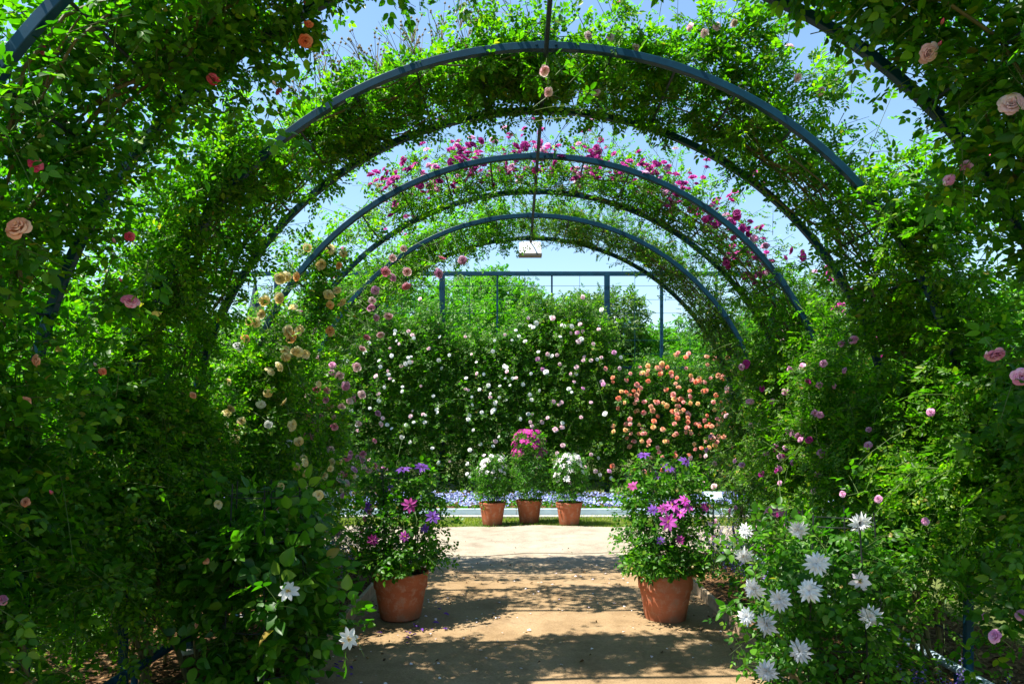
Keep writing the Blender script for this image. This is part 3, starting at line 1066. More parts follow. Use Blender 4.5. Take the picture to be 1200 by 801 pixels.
ARCH_LABEL = {'Z': 'nearest blue steel double arch, cut off by the top of the picture',
              'A': 'second blue steel double arch, the tallest whole one in view',
              'B': 'third blue steel double arch with bare rungs on its left and magenta roses on top',
              'C': 'farthest and smallest blue steel double arch, with the white lamp box under it'}
for key, (y0, y1) in PAIRS.items():
    root = thing('garden_arch', ARCH_LABEL[key], 'arch', (XC, (y0 + y1) / 2, 0), 'blue steel arches over the path')
    o0 = Vector(root.location)
    for y in (y0, y1):
        p, u = hoop_points(R, y)
        V, Fq = bar_profile([Vector(q) - o0 for q in p], .034, .040, u)
        mb = MB(); mb.add(V, Fq)
        mb.build('hoop', M['steel'], root)
        for th in (36, 90, 144):
            aa = [math.radians(th + q) for q in (-1.3, 0, 1.3)]
            V, Fq = bar_profile([Vector((R * math.cos(a), y - o0.y, SPR + R * math.sin(a))) for a in aa], .041, .047, [(math.cos(a), 0, math.sin(a)) for a in aa])
            mb = MB(); mb.add(V, Fq)
            for q in (0, 2):
                c_ = Vector((R * math.cos(aa[q]), y - o0.y - .019, SPR + R * math.sin(aa[q])))
                mb.tube([c_, c_ + Vector((0, -.009, 0))], .007, 6)
            mb.build('clamp', M['steel'], root)
        for s in (-1, 1):
            mb = MB()
            mb.lathe([(.075, -.02), (.075, .045), (.06, .06), (.034, .062)], 16, 0, (s * R, y - o0.y, 0))
            mb.build('footing', M['concrete'], root, smooth=True)
    for k in range(21):
        th = k * 9
        if th == 90:
            continue
        a = math.radians(th)
        q = Vector((R * math.cos(a), 0, SPR + R * math.sin(a)))
        mb = MB()
        mb.tube([q + Vector((0, y0 - o0.y + .018, 0)), q + Vector((0, y1 - o0.y - .018, 0))], .007, 6)
        mb.build('rung', M['dark_steel'], root)
    for s in (-1, 1):
        for z in (.35, .70, 1.0):
            mb = MB()
            mb.tube([(s * R, y0 - o0.y + .018, z), (s * R, y1 - o0.y - .018, z)], .007, 6)
            mb.build('rung', M['dark_steel'], root)

mb = MB()
mb.tube([(0, -2.0, 0), (0, 5.48, 0)], .013, 8)
rr = mb.build('ridge_rail', M['dark_steel'], None, (XC, 2.0, SPR + R - .037), smooth=True)
tag(rr, 'thin dark rail running under the crowns of all the arches', 'rail')

for s, lab in ((-1, 'blue pipe rail low along the foot of the shaded left rose wall'), (1, 'blue pipe rail low along the foot of the sunlit right rose wall')):
    root = thing('low_rail', lab, 'rail', (XC + s * (R - .06), 4.8, 0), 'low pipe rails along the rose walls')
    mb = MB()
    mb.tube([(0, -3.0, .19), (0, 2.9, .19)], .026, 12)
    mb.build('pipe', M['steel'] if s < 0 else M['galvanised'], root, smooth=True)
    mb = MB()
    for y in (-2.6, -1.1, .4, 1.9):
        mb = MB(); mb.tube([(0, y, -.02), (0, y, .164)], .018, 8); mb.build('leg', M['steel'], root, smooth=True)

# ------------------------------------------------------------------ the roses
P_L = dict(group='climbing roses over the steel arches')
climbing_rose('Z', -1, 2, 92, 860, 620, ROSE_NEAR, M['rose_leaf'], 'dark climbing rose with deep pink blooms over the left of the nearest arch', 1.05, 9,
              flowers=[(5, 'front', ['deep_pink', 'peach'], (.022, .034))],
              hand=[(168, 14, 2.75, .026, 'pink'), (250, 93, 2.7, .024, 'deep_pink'), (358, 48, 2.8, .028, 'coral'), (362, 28, 2.8, .020, 'coral'),
                    (42, 193, 2.35, .024, 'deep_pink'), (50, 58, 2.3, .018, 'deep_pink'), (153, 353, 2.9, .034, 'pink'), (22, 268, 2.25, .042, 'peach'),
                    (327, 107, 2.8, .016, 'deep_pink'), (152, 277, 2.8, .020, 'deep_pink'), (43, 422, 2.5, .022, 'peach'), (120, 435, 2.9, .016, 'coral'),
                    (2, 703, 2.4, .02, 'pink'), (30, 588, 2.5, .018, 'peach'), (30, 470, 2.5, .018, 'peach')],
              z1=1.6, wall_ext=(.5, .38), n_cane=8, bias=1.5, L=(.15, .42), clear=40, inner=.2, dangle=.12)
climbing_rose('Z', 1, 5, 84, 720, 450, ROSE_NEAR, M['rose_leaf'], 'dark climbing rose with pale pink blooms over the right of the nearest arch', 1.15, 9,
              hand=[(1088, 62, 2.6, .036, 'pale_pink'), (1185, 122, 2.5, .042, 'pale_pink'), (1133, 196, 2.75, .026, 'lilac_pink'), (1112, 211, 2.75, .022, 'lilac_pink'),
                    (1166, 415, 2.75, .036, 'lilac_pink'), (1197, 441, 2.7, .036, 'lilac_pink'), (1166, 745, 2.9, .03, 'lilac_pink'), (1196, 720, 2.9, .024, 'lilac_pink')],
              z1=1.6, wall_ext=(.4, .12), n_cane=4, bias=1.9, L=(.15, .42), clear=38, inner=.03, dangle=.16, z0=.7)
climbing_rose('A', -1, 0, 90, 1000, 860, RAMBLER, M['rambler_leaf'], 'thick green rambler with brown spent heads over the left of the second arch', 1.05, 10,
              flowers=[(6, 'wall', ['cream', 'peach'], (.018, .026))], z1=1.6, spent=70, n_cane=8, clear=50, sprays=30, shoulder=190, L=(.1, .27))
climbing_rose('A', 1, 0, 92, 640, 820, RAMBLER, M['rambler_leaf'], 'leafy rambler with a few pale pink blooms over the right of the second arch', 1.1, 10,
              flowers=[(10, 'top', ['pale_pink', 'pink'], (.022, .03)), (12, 'wall', ['lilac_pink'], (.018, .026))],
              hand=[(1018, 503, 4.2, .018, 'lilac_pink'), (1085, 486, 4.0, .016, 'deep_pink'), (1040, 680, 4.2, .024, 'lilac_pink'), (643, 108, 3.6, .024, 'pale_pink'), (638, 83, 3.6, .028, 'pale_pink'), (689, 42, 3.85, .024, 'pale_pink'), (715, 44, 3.85, .024, 'pale_pink'), (745, 56, 3.85, .024, 'pale_pink'), (699, 109, 3.85, .024, 'pale_pink'), (809, 32, 3.85, .024, 'pale_pink'), (826, 39, 3.85, .024, 'pale_pink'), (840, 31, 3.85, .024, 'pale_pink'), (860, 27, 3.85, .024, 'pale_pink'), (902, 62, 3.85, .024, 'pale_pink'), (870, 102, 3.85, .024, 'pale_pink'), (935, 91, 3.85, .024, 'pale_pink'), (962, 107, 3.85, .024, 'pale_pink')],
              sparse=[(92, 100, 25)], z1=1.65, n_cane=8, out=.22, L=(.12, .36), clear=43, sprays=75, z0=.6, shoulder=150, bulge=.06)
climbing_rose('B', -1, 0, 26, 380, 850, ROSE, M['rambler_leaf'], 'climbing rose with cream and yellow blooms on the left foot of the third arch', .95, 9,
              flowers=[(26, 'wall', ['cream', 'cream', 'cream', 'white'], (.024, .04)), (12, 'front', ['cream', 'cream', 'white'], (.024, .038))],
              hand=[(360, 290, 5.16, 0.035, 'cream'), (387, 292, 5.35, 0.042, 'cream'), (402, 297, 5.45, 0.032, 'cream'), (397, 311, 5.42, 0.031, 'apricot'), (376, 310, 5.27, 0.044, 'cream'), (347, 324, 5.07, 0.035, 'apricot'), (336, 324, 4.99, 0.036, 'cream'), (328, 326, 4.95, 0.043, 'cream'), (395, 340, 5.41, 0.034, 'cream'), (327, 349, 4.95, 0.043, 'cream'), (310, 352, 4.95, 0.043, 'cream'), (344, 360, 5.05, 0.034, 'cream'), (385, 345, 5.33, 0.040, 'cream'), (400, 354, 5.44, 0.044, 'cream'), (387, 357, 5.35, 0.032, 'apricot'), (306, 368, 4.95, 0.036, 'cream'), (299, 378, 4.95, 0.038, 'cream'), (292, 376, 4.95, 0.035, 'cream'), (288, 397, 4.95, 0.032, 'apricot'), (337, 387, 5.00, 0.043, 'cream'), (341, 395, 5.03, 0.044, 'apricot'), (351, 387, 5.10, 0.041, 'cream'), (387, 388, 5.35, 0.043, 'apricot'), (334, 410, 4.98, 0.034, 'cream'), (349, 412, 5.08, 0.040, 'cream'), (335, 418, 4.99, 0.037, 'cream'), (358, 415, 5.15, 0.036, 'cream'), (345, 411, 5.06, 0.032, 'cream'), (316, 435, 4.95, 0.040, 'cream'), (314, 460, 4.95, 0.038, 'cream'), (350, 517, 5.09, 0.038, 'cream'), (348, 547, 5.08, 0.032, 'cream'), (332, 470, 4.96, 0.034, 'cream'), (342, 498, 5.03, 0.044, 'cream')],
              sparse=[(26, 62, 40)], z1=1.9, clear=22, bulge=.22)
climbing_rose('B', 1, 0, 120, 980, 900, RAMBLER, M['rambler_leaf'], 'climbing rose with magenta clusters along the top of the third arch', .95, 9,
              flowers=[(170, 'crown', ['magenta', 'magenta', 'magenta', 'lilac_pink'], (.022, .037)), (24, 'top', ['magenta', 'lilac_pink'], (.022, .036)), (26, 'wall', ['lilac_pink', 'magenta', 'lilac_pink'], (.02, .03))],
              sparse=[(118, 150, 60), (36, 120, 260)], z1=1.9, clear=30, bulge=.06, shoulder=60, hand=[(926, 431, 5.18, 0.022, 'lilac_pink'), (940, 429, 4.97, 0.027, 'lilac_pink'), (947, 447, 4.87, 0.023, 'magenta'), (960, 451, 4.69, 0.024, 'lilac_pink'), (955, 484, 4.75, 0.026, 'lilac_pink'), (961, 486, 4.68, 0.025, 'lilac_pink'), (925, 505, 5.20, 0.030, 'lilac_pink'), (928, 508, 5.15, 0.024, 'lilac_pink'), (910, 527, 5.46, 0.028, 'magenta'), (909, 523, 5.48, 0.025, 'lilac_pink'), (920, 525, 5.28, 0.024, 'lilac_pink'), (962, 531, 4.66, 0.031, 'lilac_pink'), (942, 492, 4.94, 0.023, 'magenta'), (869, 430, 5.60, 0.027, 'lilac_pink'), (875, 425, 5.60, 0.030, 'magenta'), (874, 428, 5.60, 0.027, 'magenta'), (920, 459, 5.28, 0.027, 'lilac_pink'), (987, 402, 4.36, 0.028, 'lilac_pink'), (1000, 398, 4.21, 0.029, 'lilac_pink'), (965, 426, 4.62, 0.027, 'lilac_pink'), (909, 525, 5.47, 0.026, 'magenta'), (905, 470, 5.55, 0.025, 'lilac_pink'), (893, 455, 5.60, 0.026, 'magenta'), (935, 510, 5.04, 0.024, 'lilac_pink'), (938, 515, 5.00, 0.022, 'lilac_pink'), (948, 515, 4.85, 0.026, 'magenta'), (915, 535, 5.37, 0.029, 'lilac_pink'), (919, 533, 5.30, 0.029, 'magenta'), (880, 470, 5.60, 0.026, 'lilac_pink'), (877, 470, 5.60, 0.024, 'lilac_pink'), (958, 556, 4.71, 0.023, 'lilac_pink'), (912, 548, 5.42, 0.026, 'lilac_pink'), (914, 549, 5.39, 0.026, 'lilac_pink')])
climbing_rose('C', -1, 0, 84, 900, 800, ROSE, M['rambler_leaf'], 'climbing rose with small pink blooms on the left of the farthest arch', .9, 8,
              flowers=[(34, 'front', ['pink', 'lilac_pink', 'pale_pink'], (.026, .042)), (46, 'wall', ['pale_pink', 'lilac_pink', 'pink'], (.026, .042)), (14, 'top', ['pink', 'magenta'], (.025, .035))],
              z1=1.8, wall_ext=(.38, .2), clear=28, bulge=.2, inner=.26, hand=[(440, 340, 6.40, 0.042, 'lilac_pink'), (436, 352, 6.40, 0.035, 'pale_pink'), (435, 361, 6.40, 0.044, 'lilac_pink'), (455, 370, 6.40, 0.042, 'pale_pink'), (476, 335, 6.40, 0.046, 'pink'), (477, 318, 6.40, 0.045, 'pale_pink'), (460, 302, 6.40, 0.036, 'pale_pink'), (473, 291, 6.40, 0.034, 'pale_pink'), (518, 301, 6.40, 0.037, 'pink'), (430, 395, 6.40, 0.033, 'pink'), (514, 320, 6.40, 0.046, 'lilac_pink'), (542, 305, 6.40, 0.044, 'lilac_pink'), (441, 372, 6.40, 0.032, 'lilac_pink'), (425, 408, 6.40, 0.037, 'pale_pink'), (418, 430, 6.40, 0.044, 'pale_pink'), (452, 318, 6.40, 0.046, 'pink'), (446, 392, 6.40, 0.037, 'pale_pink'), (405, 452, 6.40, 0.046, 'lilac_pink'), (410, 470, 6.40, 0.034, 'pale_pink'), (398, 440, 6.40, 0.042, 'pale_pink'), (392, 500, 6.40, 0.037, 'pink'), (424, 462, 6.40, 0.038, 'pale_pink')])
climbing_rose('C', 1, 0, 92, 1050, 650, RAMBLER, M['bronze_leaf'], 'fine leaved bronze green rose on the right of the farthest arch', .82, 9,
              flowers=[(14, 'wall', ['pale_pink', 'lilac_pink'], (.022, .032)), (5, 'top', ['pale_pink'], (.022, .03))], z1=1.8, wall_ext=(.38, .2), clear=28)

# ------------------------------------------------------------------ lamp box under the farthest arch
root = thing('lamp_box', 'white rectangular lamp box hanging under the crown of the farthest arch', 'lamp', (XC + .0, 7.90, SPR + R - .065))
mb = MB()
mb.add([(-.125, -.075, 0), (.125, -.075, 0), (.125, .035, 0), (-.125, .035, 0), (-.125, -.005, .13), (.125, -.005, .13), (.125, .045, .13), (-.125, .045, .13),
        (-.10, .005, .15), (.10, .005, .15), (.10, .03, .15), (-.10, .03, .15)],
       [(3, 2, 1, 0), (0, 1, 5, 4), (1, 2, 6, 5), (2, 3, 7, 6), (3, 0, 4, 7), (4, 5, 9, 8), (5, 6, 10, 9), (6, 7, 11, 10), (7, 4, 8, 11), (8, 9, 10, 11)])
mb.build('housing', M['white_plastic'], root)
mb = MB(); mb.box(-.135, .135, -.082, .055, -.028, -.002, .006); mb.build('tray', M['grey_plastic'], root)
mb = MB(); mb.tube([(0, -.0, .148), (0, -.05, .17), (0, -.43, .075)], .009, 6); mb.build('bracket', M['dark_steel'], root)

# ------------------------------------------------------------------ pots
def pot(parent, rr, h, band, mat, soil=.86):
    k = rr / .215
    prof = [(.150 * k, 0), (.156 * k, .006), (.158 * k, .012), (.196 * k, h * (1 - band) - .004), (.206 * k, h * (1 - band)), (.207 * k, h * (1 - band) + .006),
            (.211 * k, h - .03), (.217 * k, h - .026), (.219 * k, h - .014), (.215 * k, h - .003), (.208 * k, h), (.200 * k, h - .006), (.196 * k, h * soil)]
    mb = MB(); mb.lathe(prof, 56)
    p = mb.build('pot', mat, parent, smooth=True)
    mb = MB(); mb.lathe([(.196 * k, h * soil - .01), (.19 * k, h * soil + .006), (.1 * k, h * soil + .016), (.02, h * soil + .02)], 32)
    mb.build('soil', M['potting_soil'], p, smooth=True)


def bush_shoots(n, cx, cy, z0, z1, rad, L=(.12, .3), shape=None, up=.5):
    z = z0 + (z1 - z0) * rng.uniform(0, 1, n)
    f = (z - z0) / (z1 - z0)
    prof = shape(f) if shape else np.sqrt(np.clip(1 - (f - .42) ** 2 * 2.2, .1, 1))
    az = rng.uniform(0, 2 * PI, n)
    rr = rad * prof * np.sqrt(rng.uniform(0, 1, n)) * .8
    S = np.stack([cx + rr * np.cos(az), cy + rr * np.sin(az), z], 1)
    D = np.stack([np.cos(az) * .8 + rng.normal(0, .4, n), np.sin(az) * .8 + rng.normal(0, .4, n), rng.normal(up, .4, n)], 1)
    o = np.stack([np.cos(az), np.sin(az), np.zeros(n)], 1) * .8
    return shoots(S, D, rng.uniform(*L, n), rng.uniform(.5, 1.6, n)), o


def clump(root, s, o, K, templates, mat, size, cull, stem_mat='green_stem', r0=.0025, zmin=.02):
    s = {k: v.copy() for k, v in s.items()}
    tz = sh_point(s, np.ones(len(s['L'])))[:, 2]
    s['G'] = np.where(tz < zmin, .0, s['G'])
    s['D'][tz < zmin, 2] = np.maximum(s['D'][tz < zmin, 2], .05)
    lv = sh_leaves(s, K, o, size=size)
    ok = lv[0][:, 2] > zmin
    lv = [x[ok] for x in lv]
    foliage(root, lv, templates, mat, cull)
    Vt, Ft = sh_tubes({k: (v - np.array(root.location) if k == 'S' else v) for k, v in s.items()}, r0)
    link('stem', mesh_np('stem', Vt, [Ft], M[stem_mat]), root)


def wire_frame(parent, cx, cy, z0, z1, w0, w1, rings, r=.004, n=4):
    """slim wire plant support with uprights and rings"""
    o0 = np.array(parent.location)
    for k in range(n):
        a = PI / 4 + k * 2 * PI / n
        mb = MB()
        mb.tube([np.array([cx + w0 * math.cos(a), cy + w0 * math.sin(a), z0]) - o0, np.array([cx + w1 * math.cos(a), cy + w1 * math.sin(a), z1]) - o0], r, 6)
        mb.build('upright', M['wire'], parent)
    for q in range(rings):
        f = (q + .7) / rings
        w = w0 + (w1 - w0) * f
        pts = [np.array([cx + w * math.cos(PI / 4 + k * 2 * PI / 16), cy + w * math.sin(PI / 4 + k * 2 * PI / 16), z0 + (z1 - z0) * f]) - o0 for k in range(17)]
        mb = MB(); mb.tube(pts, r * .7, 5); mb.build('ring', M['wire'], parent)


def potted(label, x, y, rr, h, band, potm, plant):
    root = thing('potted_clematis', label, 'potted plant', (x, y, 0), 'clematis in terracotta pots')
    pot(root, rr, h, band, potm)
    plant(root, x, y, h)
    return root


def near_plant(top, rad, n, flowers, seed):
    def f(root, x, y, h):
        wire_frame(root, x, y, h - .05, top, .13, .17, 4, .0045, 6)
        s1, o1 = bush_shoots(n, x, y, h + .02, top - .15, rad, (.12, .36))
        m = 70
        s2, o2 = bush_shoots(m, x, y, h + .03, h + .12, rad * .95, (.12, .22), lambda q: np.ones_like(q), .15)
        s3, o3 = bush_shoots(60, x, y, top - .3, top - .02, rad * .75, (.12, .26), lambda q: np.ones_like(q), 1.0)
        s, o = cat_shoots(s1, s2, s3), np.concatenate([o1, o2, o3])
        items = []
        for (px, py, dd, r_, kind) in flowers:
            p = at(px, py, dd)
            d = norm(norm(p - np.array([x, y, .75])) * .7 + np.array([0, -.6, .35]) + rng.normal(0, .2, 3))
            items.append((p, d, r_, kind))
        clump(root, s, o, 7, CLEM, M['clematis_leaf'], .95, items, zmin=h + .012)
        put_flowers(root, items, 'clematis_flower')
    return f


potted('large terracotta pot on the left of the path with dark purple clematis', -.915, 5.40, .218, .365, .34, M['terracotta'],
       near_plant(1.17, .30, 210, [(472, 550, 5.25, .068, 'clem_purple'), (494, 547, 5.3, .066, 'clem_purple'), (480, 591, 5.02, .066, 'clem_wine'), (430, 593, 5.15, .05, 'clem_purple'),
                                   (507, 605, 5.1, .062, 'clem_purple'), (474, 628, 5.0, .044, 'clem_magenta'), (437, 632, 5.05, .05, 'clem_wine'), (498, 619, 5.05, .04, 'clem_purple'),
                                   (455, 572, 5.3, .05, 'clem_purple')], 1))
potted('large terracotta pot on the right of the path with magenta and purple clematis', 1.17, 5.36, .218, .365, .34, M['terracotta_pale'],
       near_plant(1.22, .31, 220, [(783, 611, 4.98, .072, 'clem_magenta'), (788, 591, 5.02, .06, 'clem_magenta'), (797, 600, 5.0, .05, 'clem_magenta'), (777, 596, 5.02, .05, 'clem_magenta'), (806, 594, 5.05, .045, 'clem_magenta'),
                                   (765, 597, 5.02, .045, 'clem_purple'), (774, 633, 4.98, .036, 'clem_purple'), (797, 632, 4.98, .04, 'clem_wine'), (754, 533, 5.3, .06, 'clem_purple'),
                                   (783, 548, 5.3, .062, 'clem_purple'), (803, 541, 5.35, .062, 'clem_purple'), (742, 569, 5.2, .05, 'clem_wine'), 
                                   (826, 594, 5.2, .05, 'clem_wine'), (802, 586, 5.05, .05, 'clem_magenta'), (770, 557, 5.3, .05, 'clem_purple')], 2))


def far_plant(top, rad, zf0, nf, kinds, frad, n=270):
    def f(root, x, y, h):
        wire_frame(root, x, y, h - .05, top - .03, .1, .12, 3, .004, 4)
        s, o = bush_shoots(n, x, y, h, top - .08, rad, (.1, .22), lambda q: .72 + .38 * np.sin(PI * np.clip(q * .9 + .1, 0, 1)))
        items = []
        for i in range(nf):
            z = zf0 + (top - zf0) * rng.uniform(0, 1) ** .8
            a = rng.uniform(0, 2 * PI)
            fz = (z - zf0) / (top - zf0)
            rr = rad * (1.05 - .55 * max(0, fz - .45))
            d = norm(np.array([math.cos(a), math.sin(a), .35 + fz * .6]))
            rr *= rng.uniform(.8, 1.12)
            items.append((np.array([x + rr * math.cos(a), y + rr * math.sin(a), z]), d, rng.uniform(*frad), kinds[rng.integers(len(kinds))]))
        clump(root, s, o, 6, CLEM, M['clematis_leaf'], .78, items[:0])
        put_flowers(root, items, 'clematis_flower')
    return f


potted('small terracotta pot with pale blush clematis, leftmost of the three on the grass', (577 - 605) * 10.5 / F, 10.5, .205, .35, .22, M['terracotta'], far_plant(1.08, .215, .72, 40, ['clem_blush'], (.032, .05)))
potted('small terracotta pot with tall hot pink clematis, middle of the three on the grass', (620 - 605) * 10.75 / F, 10.75, .205, .36, .22, M['terracotta'], far_plant(1.44, .25, 1.02, 74, ['clem_hot'], (.045, .068), 330))
potted('small terracotta pot with white clematis, rightmost of the three on the grass', (667 - 605) * 10.5 / F, 10.5, .205, .35, .22, M['terracotta'], far_plant(1.10, .215, .66, 60, ['clem_blush', 'clem_star'], (.045, .065)))

# ------------------------------------------------------------------ clematis growing in the beds, close to the camera
def bed_clematis(label, x, y, top, rad, n, templates, size, hand, fl, K=6, frame=(.26, .2)):
    root = thing('clematis_plant', label, 'clematis', (x, y, 0))
    wire_frame(root, x, y, 0, top + .02, frame[0], frame[1], 5, .0045, 6)
    s1, o1 = bush_shoots(n, x, y, .08, top - .12, rad, (.14, .34), lambda q: .8 + .2 * np.sin(PI * q), .4)
    items = []
    for (px, py, dd, r_, kind) in hand:
        p = at(px, py, dd)
        d = norm(np.array([-p[0] * .25 + (p[0] - x) * .9, -.9, .22]) + rng.normal(0, .32, 3))
        items.append((p, d, r_, kind))
    P = np.array([it[0] for it in items])          # each bloom ends a leafy shoot of the plant
    B = np.stack([np.full(len(P), x), np.full(len(P), y), P[:, 2] - .12], 1)
    B = B + (P - B) * .25 + rng.normal(0, .03, P.shape)
    dv = P + [0, .015, -.01] - B
    s2 = shoots(B, dv, np.linalg.norm(dv, axis=1), np.full(len(P), .02))
    Q = np.repeat(P, 3, 0) + rng.normal(0, .06, (len(P) * 3, 3)) + [0, .08, -.03]
    s3 = shoots(Q, rng.normal(0, .6, Q.shape) + [0, -.1, .3], rng.uniform(.1, .22, len(Q)), rng.uniform(.4, 1.2, len(Q)))
    o1 = np.concatenate([o1, np.tile([0, -.6, .2], (len(P) * 4, 1))])
    s1 = cat_shoots(s1, s2, s3)
    clump(root, s1, o1, K, templates, M['clematis_leaf'], size, items)
    put_flowers(root, items, 'clematis_flower', center='stamen_tuft')
    return root


bed_clematis('bushy large leaved clematis with two white star flowers beside the left pot', -1.40, 3.85, 1.17, .27, 165, CLEM_BIG, 1.15,
             [(338, 692, 3.42, .058, 'clem_star'), (408, 748, 3.42, .060, 'clem_star'), (373, 580, 3.8, .03, 'cream')], None)
bed_clematis('bushy clematis with big double white flowers in front of the right wall', 1.72, 3.75, 1.02, .40, 300, CLEM, 1.1,
             [(957, 660, 3.32, .066, 'clem_white'), (949, 692, 3.30, .066, 'clem_white'), (914, 702, 3.30, .064, 'clem_white'), (884, 689, 3.34, .064, 'clem_white'), (899, 731, 3.3, .066, 'clem_white'),
              (938, 763, 3.28, .064, 'clem_white'), (1020, 722, 3.4, .064, 'clem_white'), (1008, 612, 3.55, .062, 'clem_white'), (935, 620, 3.45, .056, 'clem_white'), (872, 650, 3.5, .058, 'clem_white'),
              (1008, 680, 3.42, .056, 'clem_blush'), (874, 622, 3.5, .046, 'clem_white'), (898, 786, 3.28, .060, 'clem_white'), (875, 722, 3.4, .05, 'clem_white')], None, frame=(.3, .22))

# ------------------------------------------------------------------ low purple plants along the beds
def salvia(label, x, y, h, w, n, kind):
    root = thing('salvia_plant', label, 'flowering plant', (x, y, .02), 'purple plants along the beds')
    s, o = bush_shoots(int(n * 1.2), x, y, .04, h * .6, w, (.08, .2), lambda q: np.ones_like(q), .8)
    lv = sh_leaves(s, 6, o, size=1.0)
    foliage(root, lv, SINGLE, M['clematis_leaf'])
    az = rng.uniform(0, 2 * PI, n); rr = w * np.sqrt(rng.uniform(0, 1, n))
    o0 = np.array(root.location)
    sp_ = MB()
    V_, F_, off = [], [], 0
    T, D, S = [], [], []
    for i in range(n):
        b = np.array([x + rr[i] * math.cos(az[i]), y + rr[i] * math.sin(az[i]), h * .45])
        d = norm(np.array([math.cos(az[i]) * .35, math.sin(az[i]) * .35, 1.0]) + rng.normal(0, .15, 3))
        L = h * rng.uniform(.4, .75)
        sp_.tube([b - o0 - d * h * .25, b - o0 + d * L], .0016, 3)
        for k in range(12):
            q = .3 + .7 * k / 12
            a = k * 2.4
            T.append(b + d * L * q - o0); D.append(np.array([math.cos(a), math.sin(a), .4])); S.append(.42 * (1.2 - .6 * q))
    sp_.build('stem', M['green_stem'], root)
    T, D, S = np.array(T), np.array(D), np.array(S)
    V, Fq = scatter([leaflet(.045, .034, .5, .3, 2)], T, D, np.array([0, 0, 1.]) + rng.normal(0, .4, D.shape), S)
    tag(link('flower_spikes', mesh_np('flower_spikes', V, [Fq], PET[kind]), root), kind='stuff')


SAL = [(-1.55, 5.1, .5, 'small violet salvia clump close behind the timber board left of the pot'),
       (-1.62, 5.75, .62, 'tall violet salvia clump behind the left pot'),
       (-1.75, 6.45, .6, 'violet salvia clump at the foot of the pink rose on the left'),
       (-1.70, 7.2, .5, 'farthest violet salvia clump on the left, next to the cross path'),
       (1.95, 4.75, .34, 'low violet salvia beside the timber board right of the pot'),
       (1.92, 5.5, .5, 'violet salvia clump close behind the right pot'),
       (1.95, 6.2, .62, 'tall violet salvia clump below the magenta rose on the right'),
       (1.95, 7.0, .58, 'farthest violet salvia clump on the right, next to the small sign')]
for (x, y, h, lab) in SAL:
    salvia(lab, x, y, h, .24, 34, 'violet' if h != .6 else 'blue')
salvia('low violet salvia at the foot of the blue pipe rail on the right', 2.15, 3.35, .3, .2, 22, 'violet')

# a small pink flowering plant behind the white clematis
root = thing('pink_phlox', 'small upright plant with a pink flower head behind the white clematis', 'flowering plant', (1.66, 4.35, 0))
s, o = bush_shoots(50, 1.66, 4.35, .1, .8, .12, (.1, .2), lambda q: np.ones_like(q), .9)
clump(root, s, o, 5, SINGLE, M['clematis_leaf'], 1.2, ())
put_flowers(root, [(at(912 + rng.normal(0, 8), 601 + rng.normal(0, 4), 4.3 + rng.normal(0, .04)), np.array([rng.normal(0, .4), -.7, .6]), .02, 'pink') for _ in range(16)], 'flower')

# small sign on a stake
root = thing('plant_sign', 'small pale blue sign plate on a stake behind the right pot', 'sign', (1.92, 6.65, 0))
mb = MB(); mb.add([(-.085, -.03, .80), (.085, -.03, .80), (.085, .03, .87), (-.085, .03, .87), (-.085, -.024, .792), (.085, -.024, .792), (.085, .036, .862), (-.085, .036, .862)],
                  [(0, 1, 2, 3), (7, 6, 5, 4), (0, 4, 5, 1), (1, 5, 6, 2), (2, 6, 7, 3), (3, 7, 4, 0)])
mb.build('plate', M['blue_kerb'], root)
mb = MB(); mb.tube([(0, .006, -.02), (0, .006, .826)], .008, 6); mb.build('stake', M['dark_steel'], root)

# ------------------------------------------------------------------ the raised bed and the back trellis
mb = MB()
for k in range(6):
    mb.box(-9 + k * 3 + .004, -6 + k * 3 - .004, -.03, .03, -.03, .112, .006)
kb = mb.build('bed_kerb', M['blue_kerb'], None, (0, 11.62, 0))
tag(kb, 'pale blue painted kerb in front of the blue flower bed', 'kerb')
mb = MB()
mb.box(-9, 9, -.025, .025, -.02, .20, .006)
tag(mb.build('timber_edge', M['timber_warm'], None, (0, 13.55, 0)), 'warm brown timber edge behind the blue flower bed', 'edging')
mb = MB()
mb.box(-9, 9, -.10, .10, -.02, .012, .003)
tag(mb.build('concrete_strip', M['concrete'], None, (0, 11.47, 0)), kind='structure')


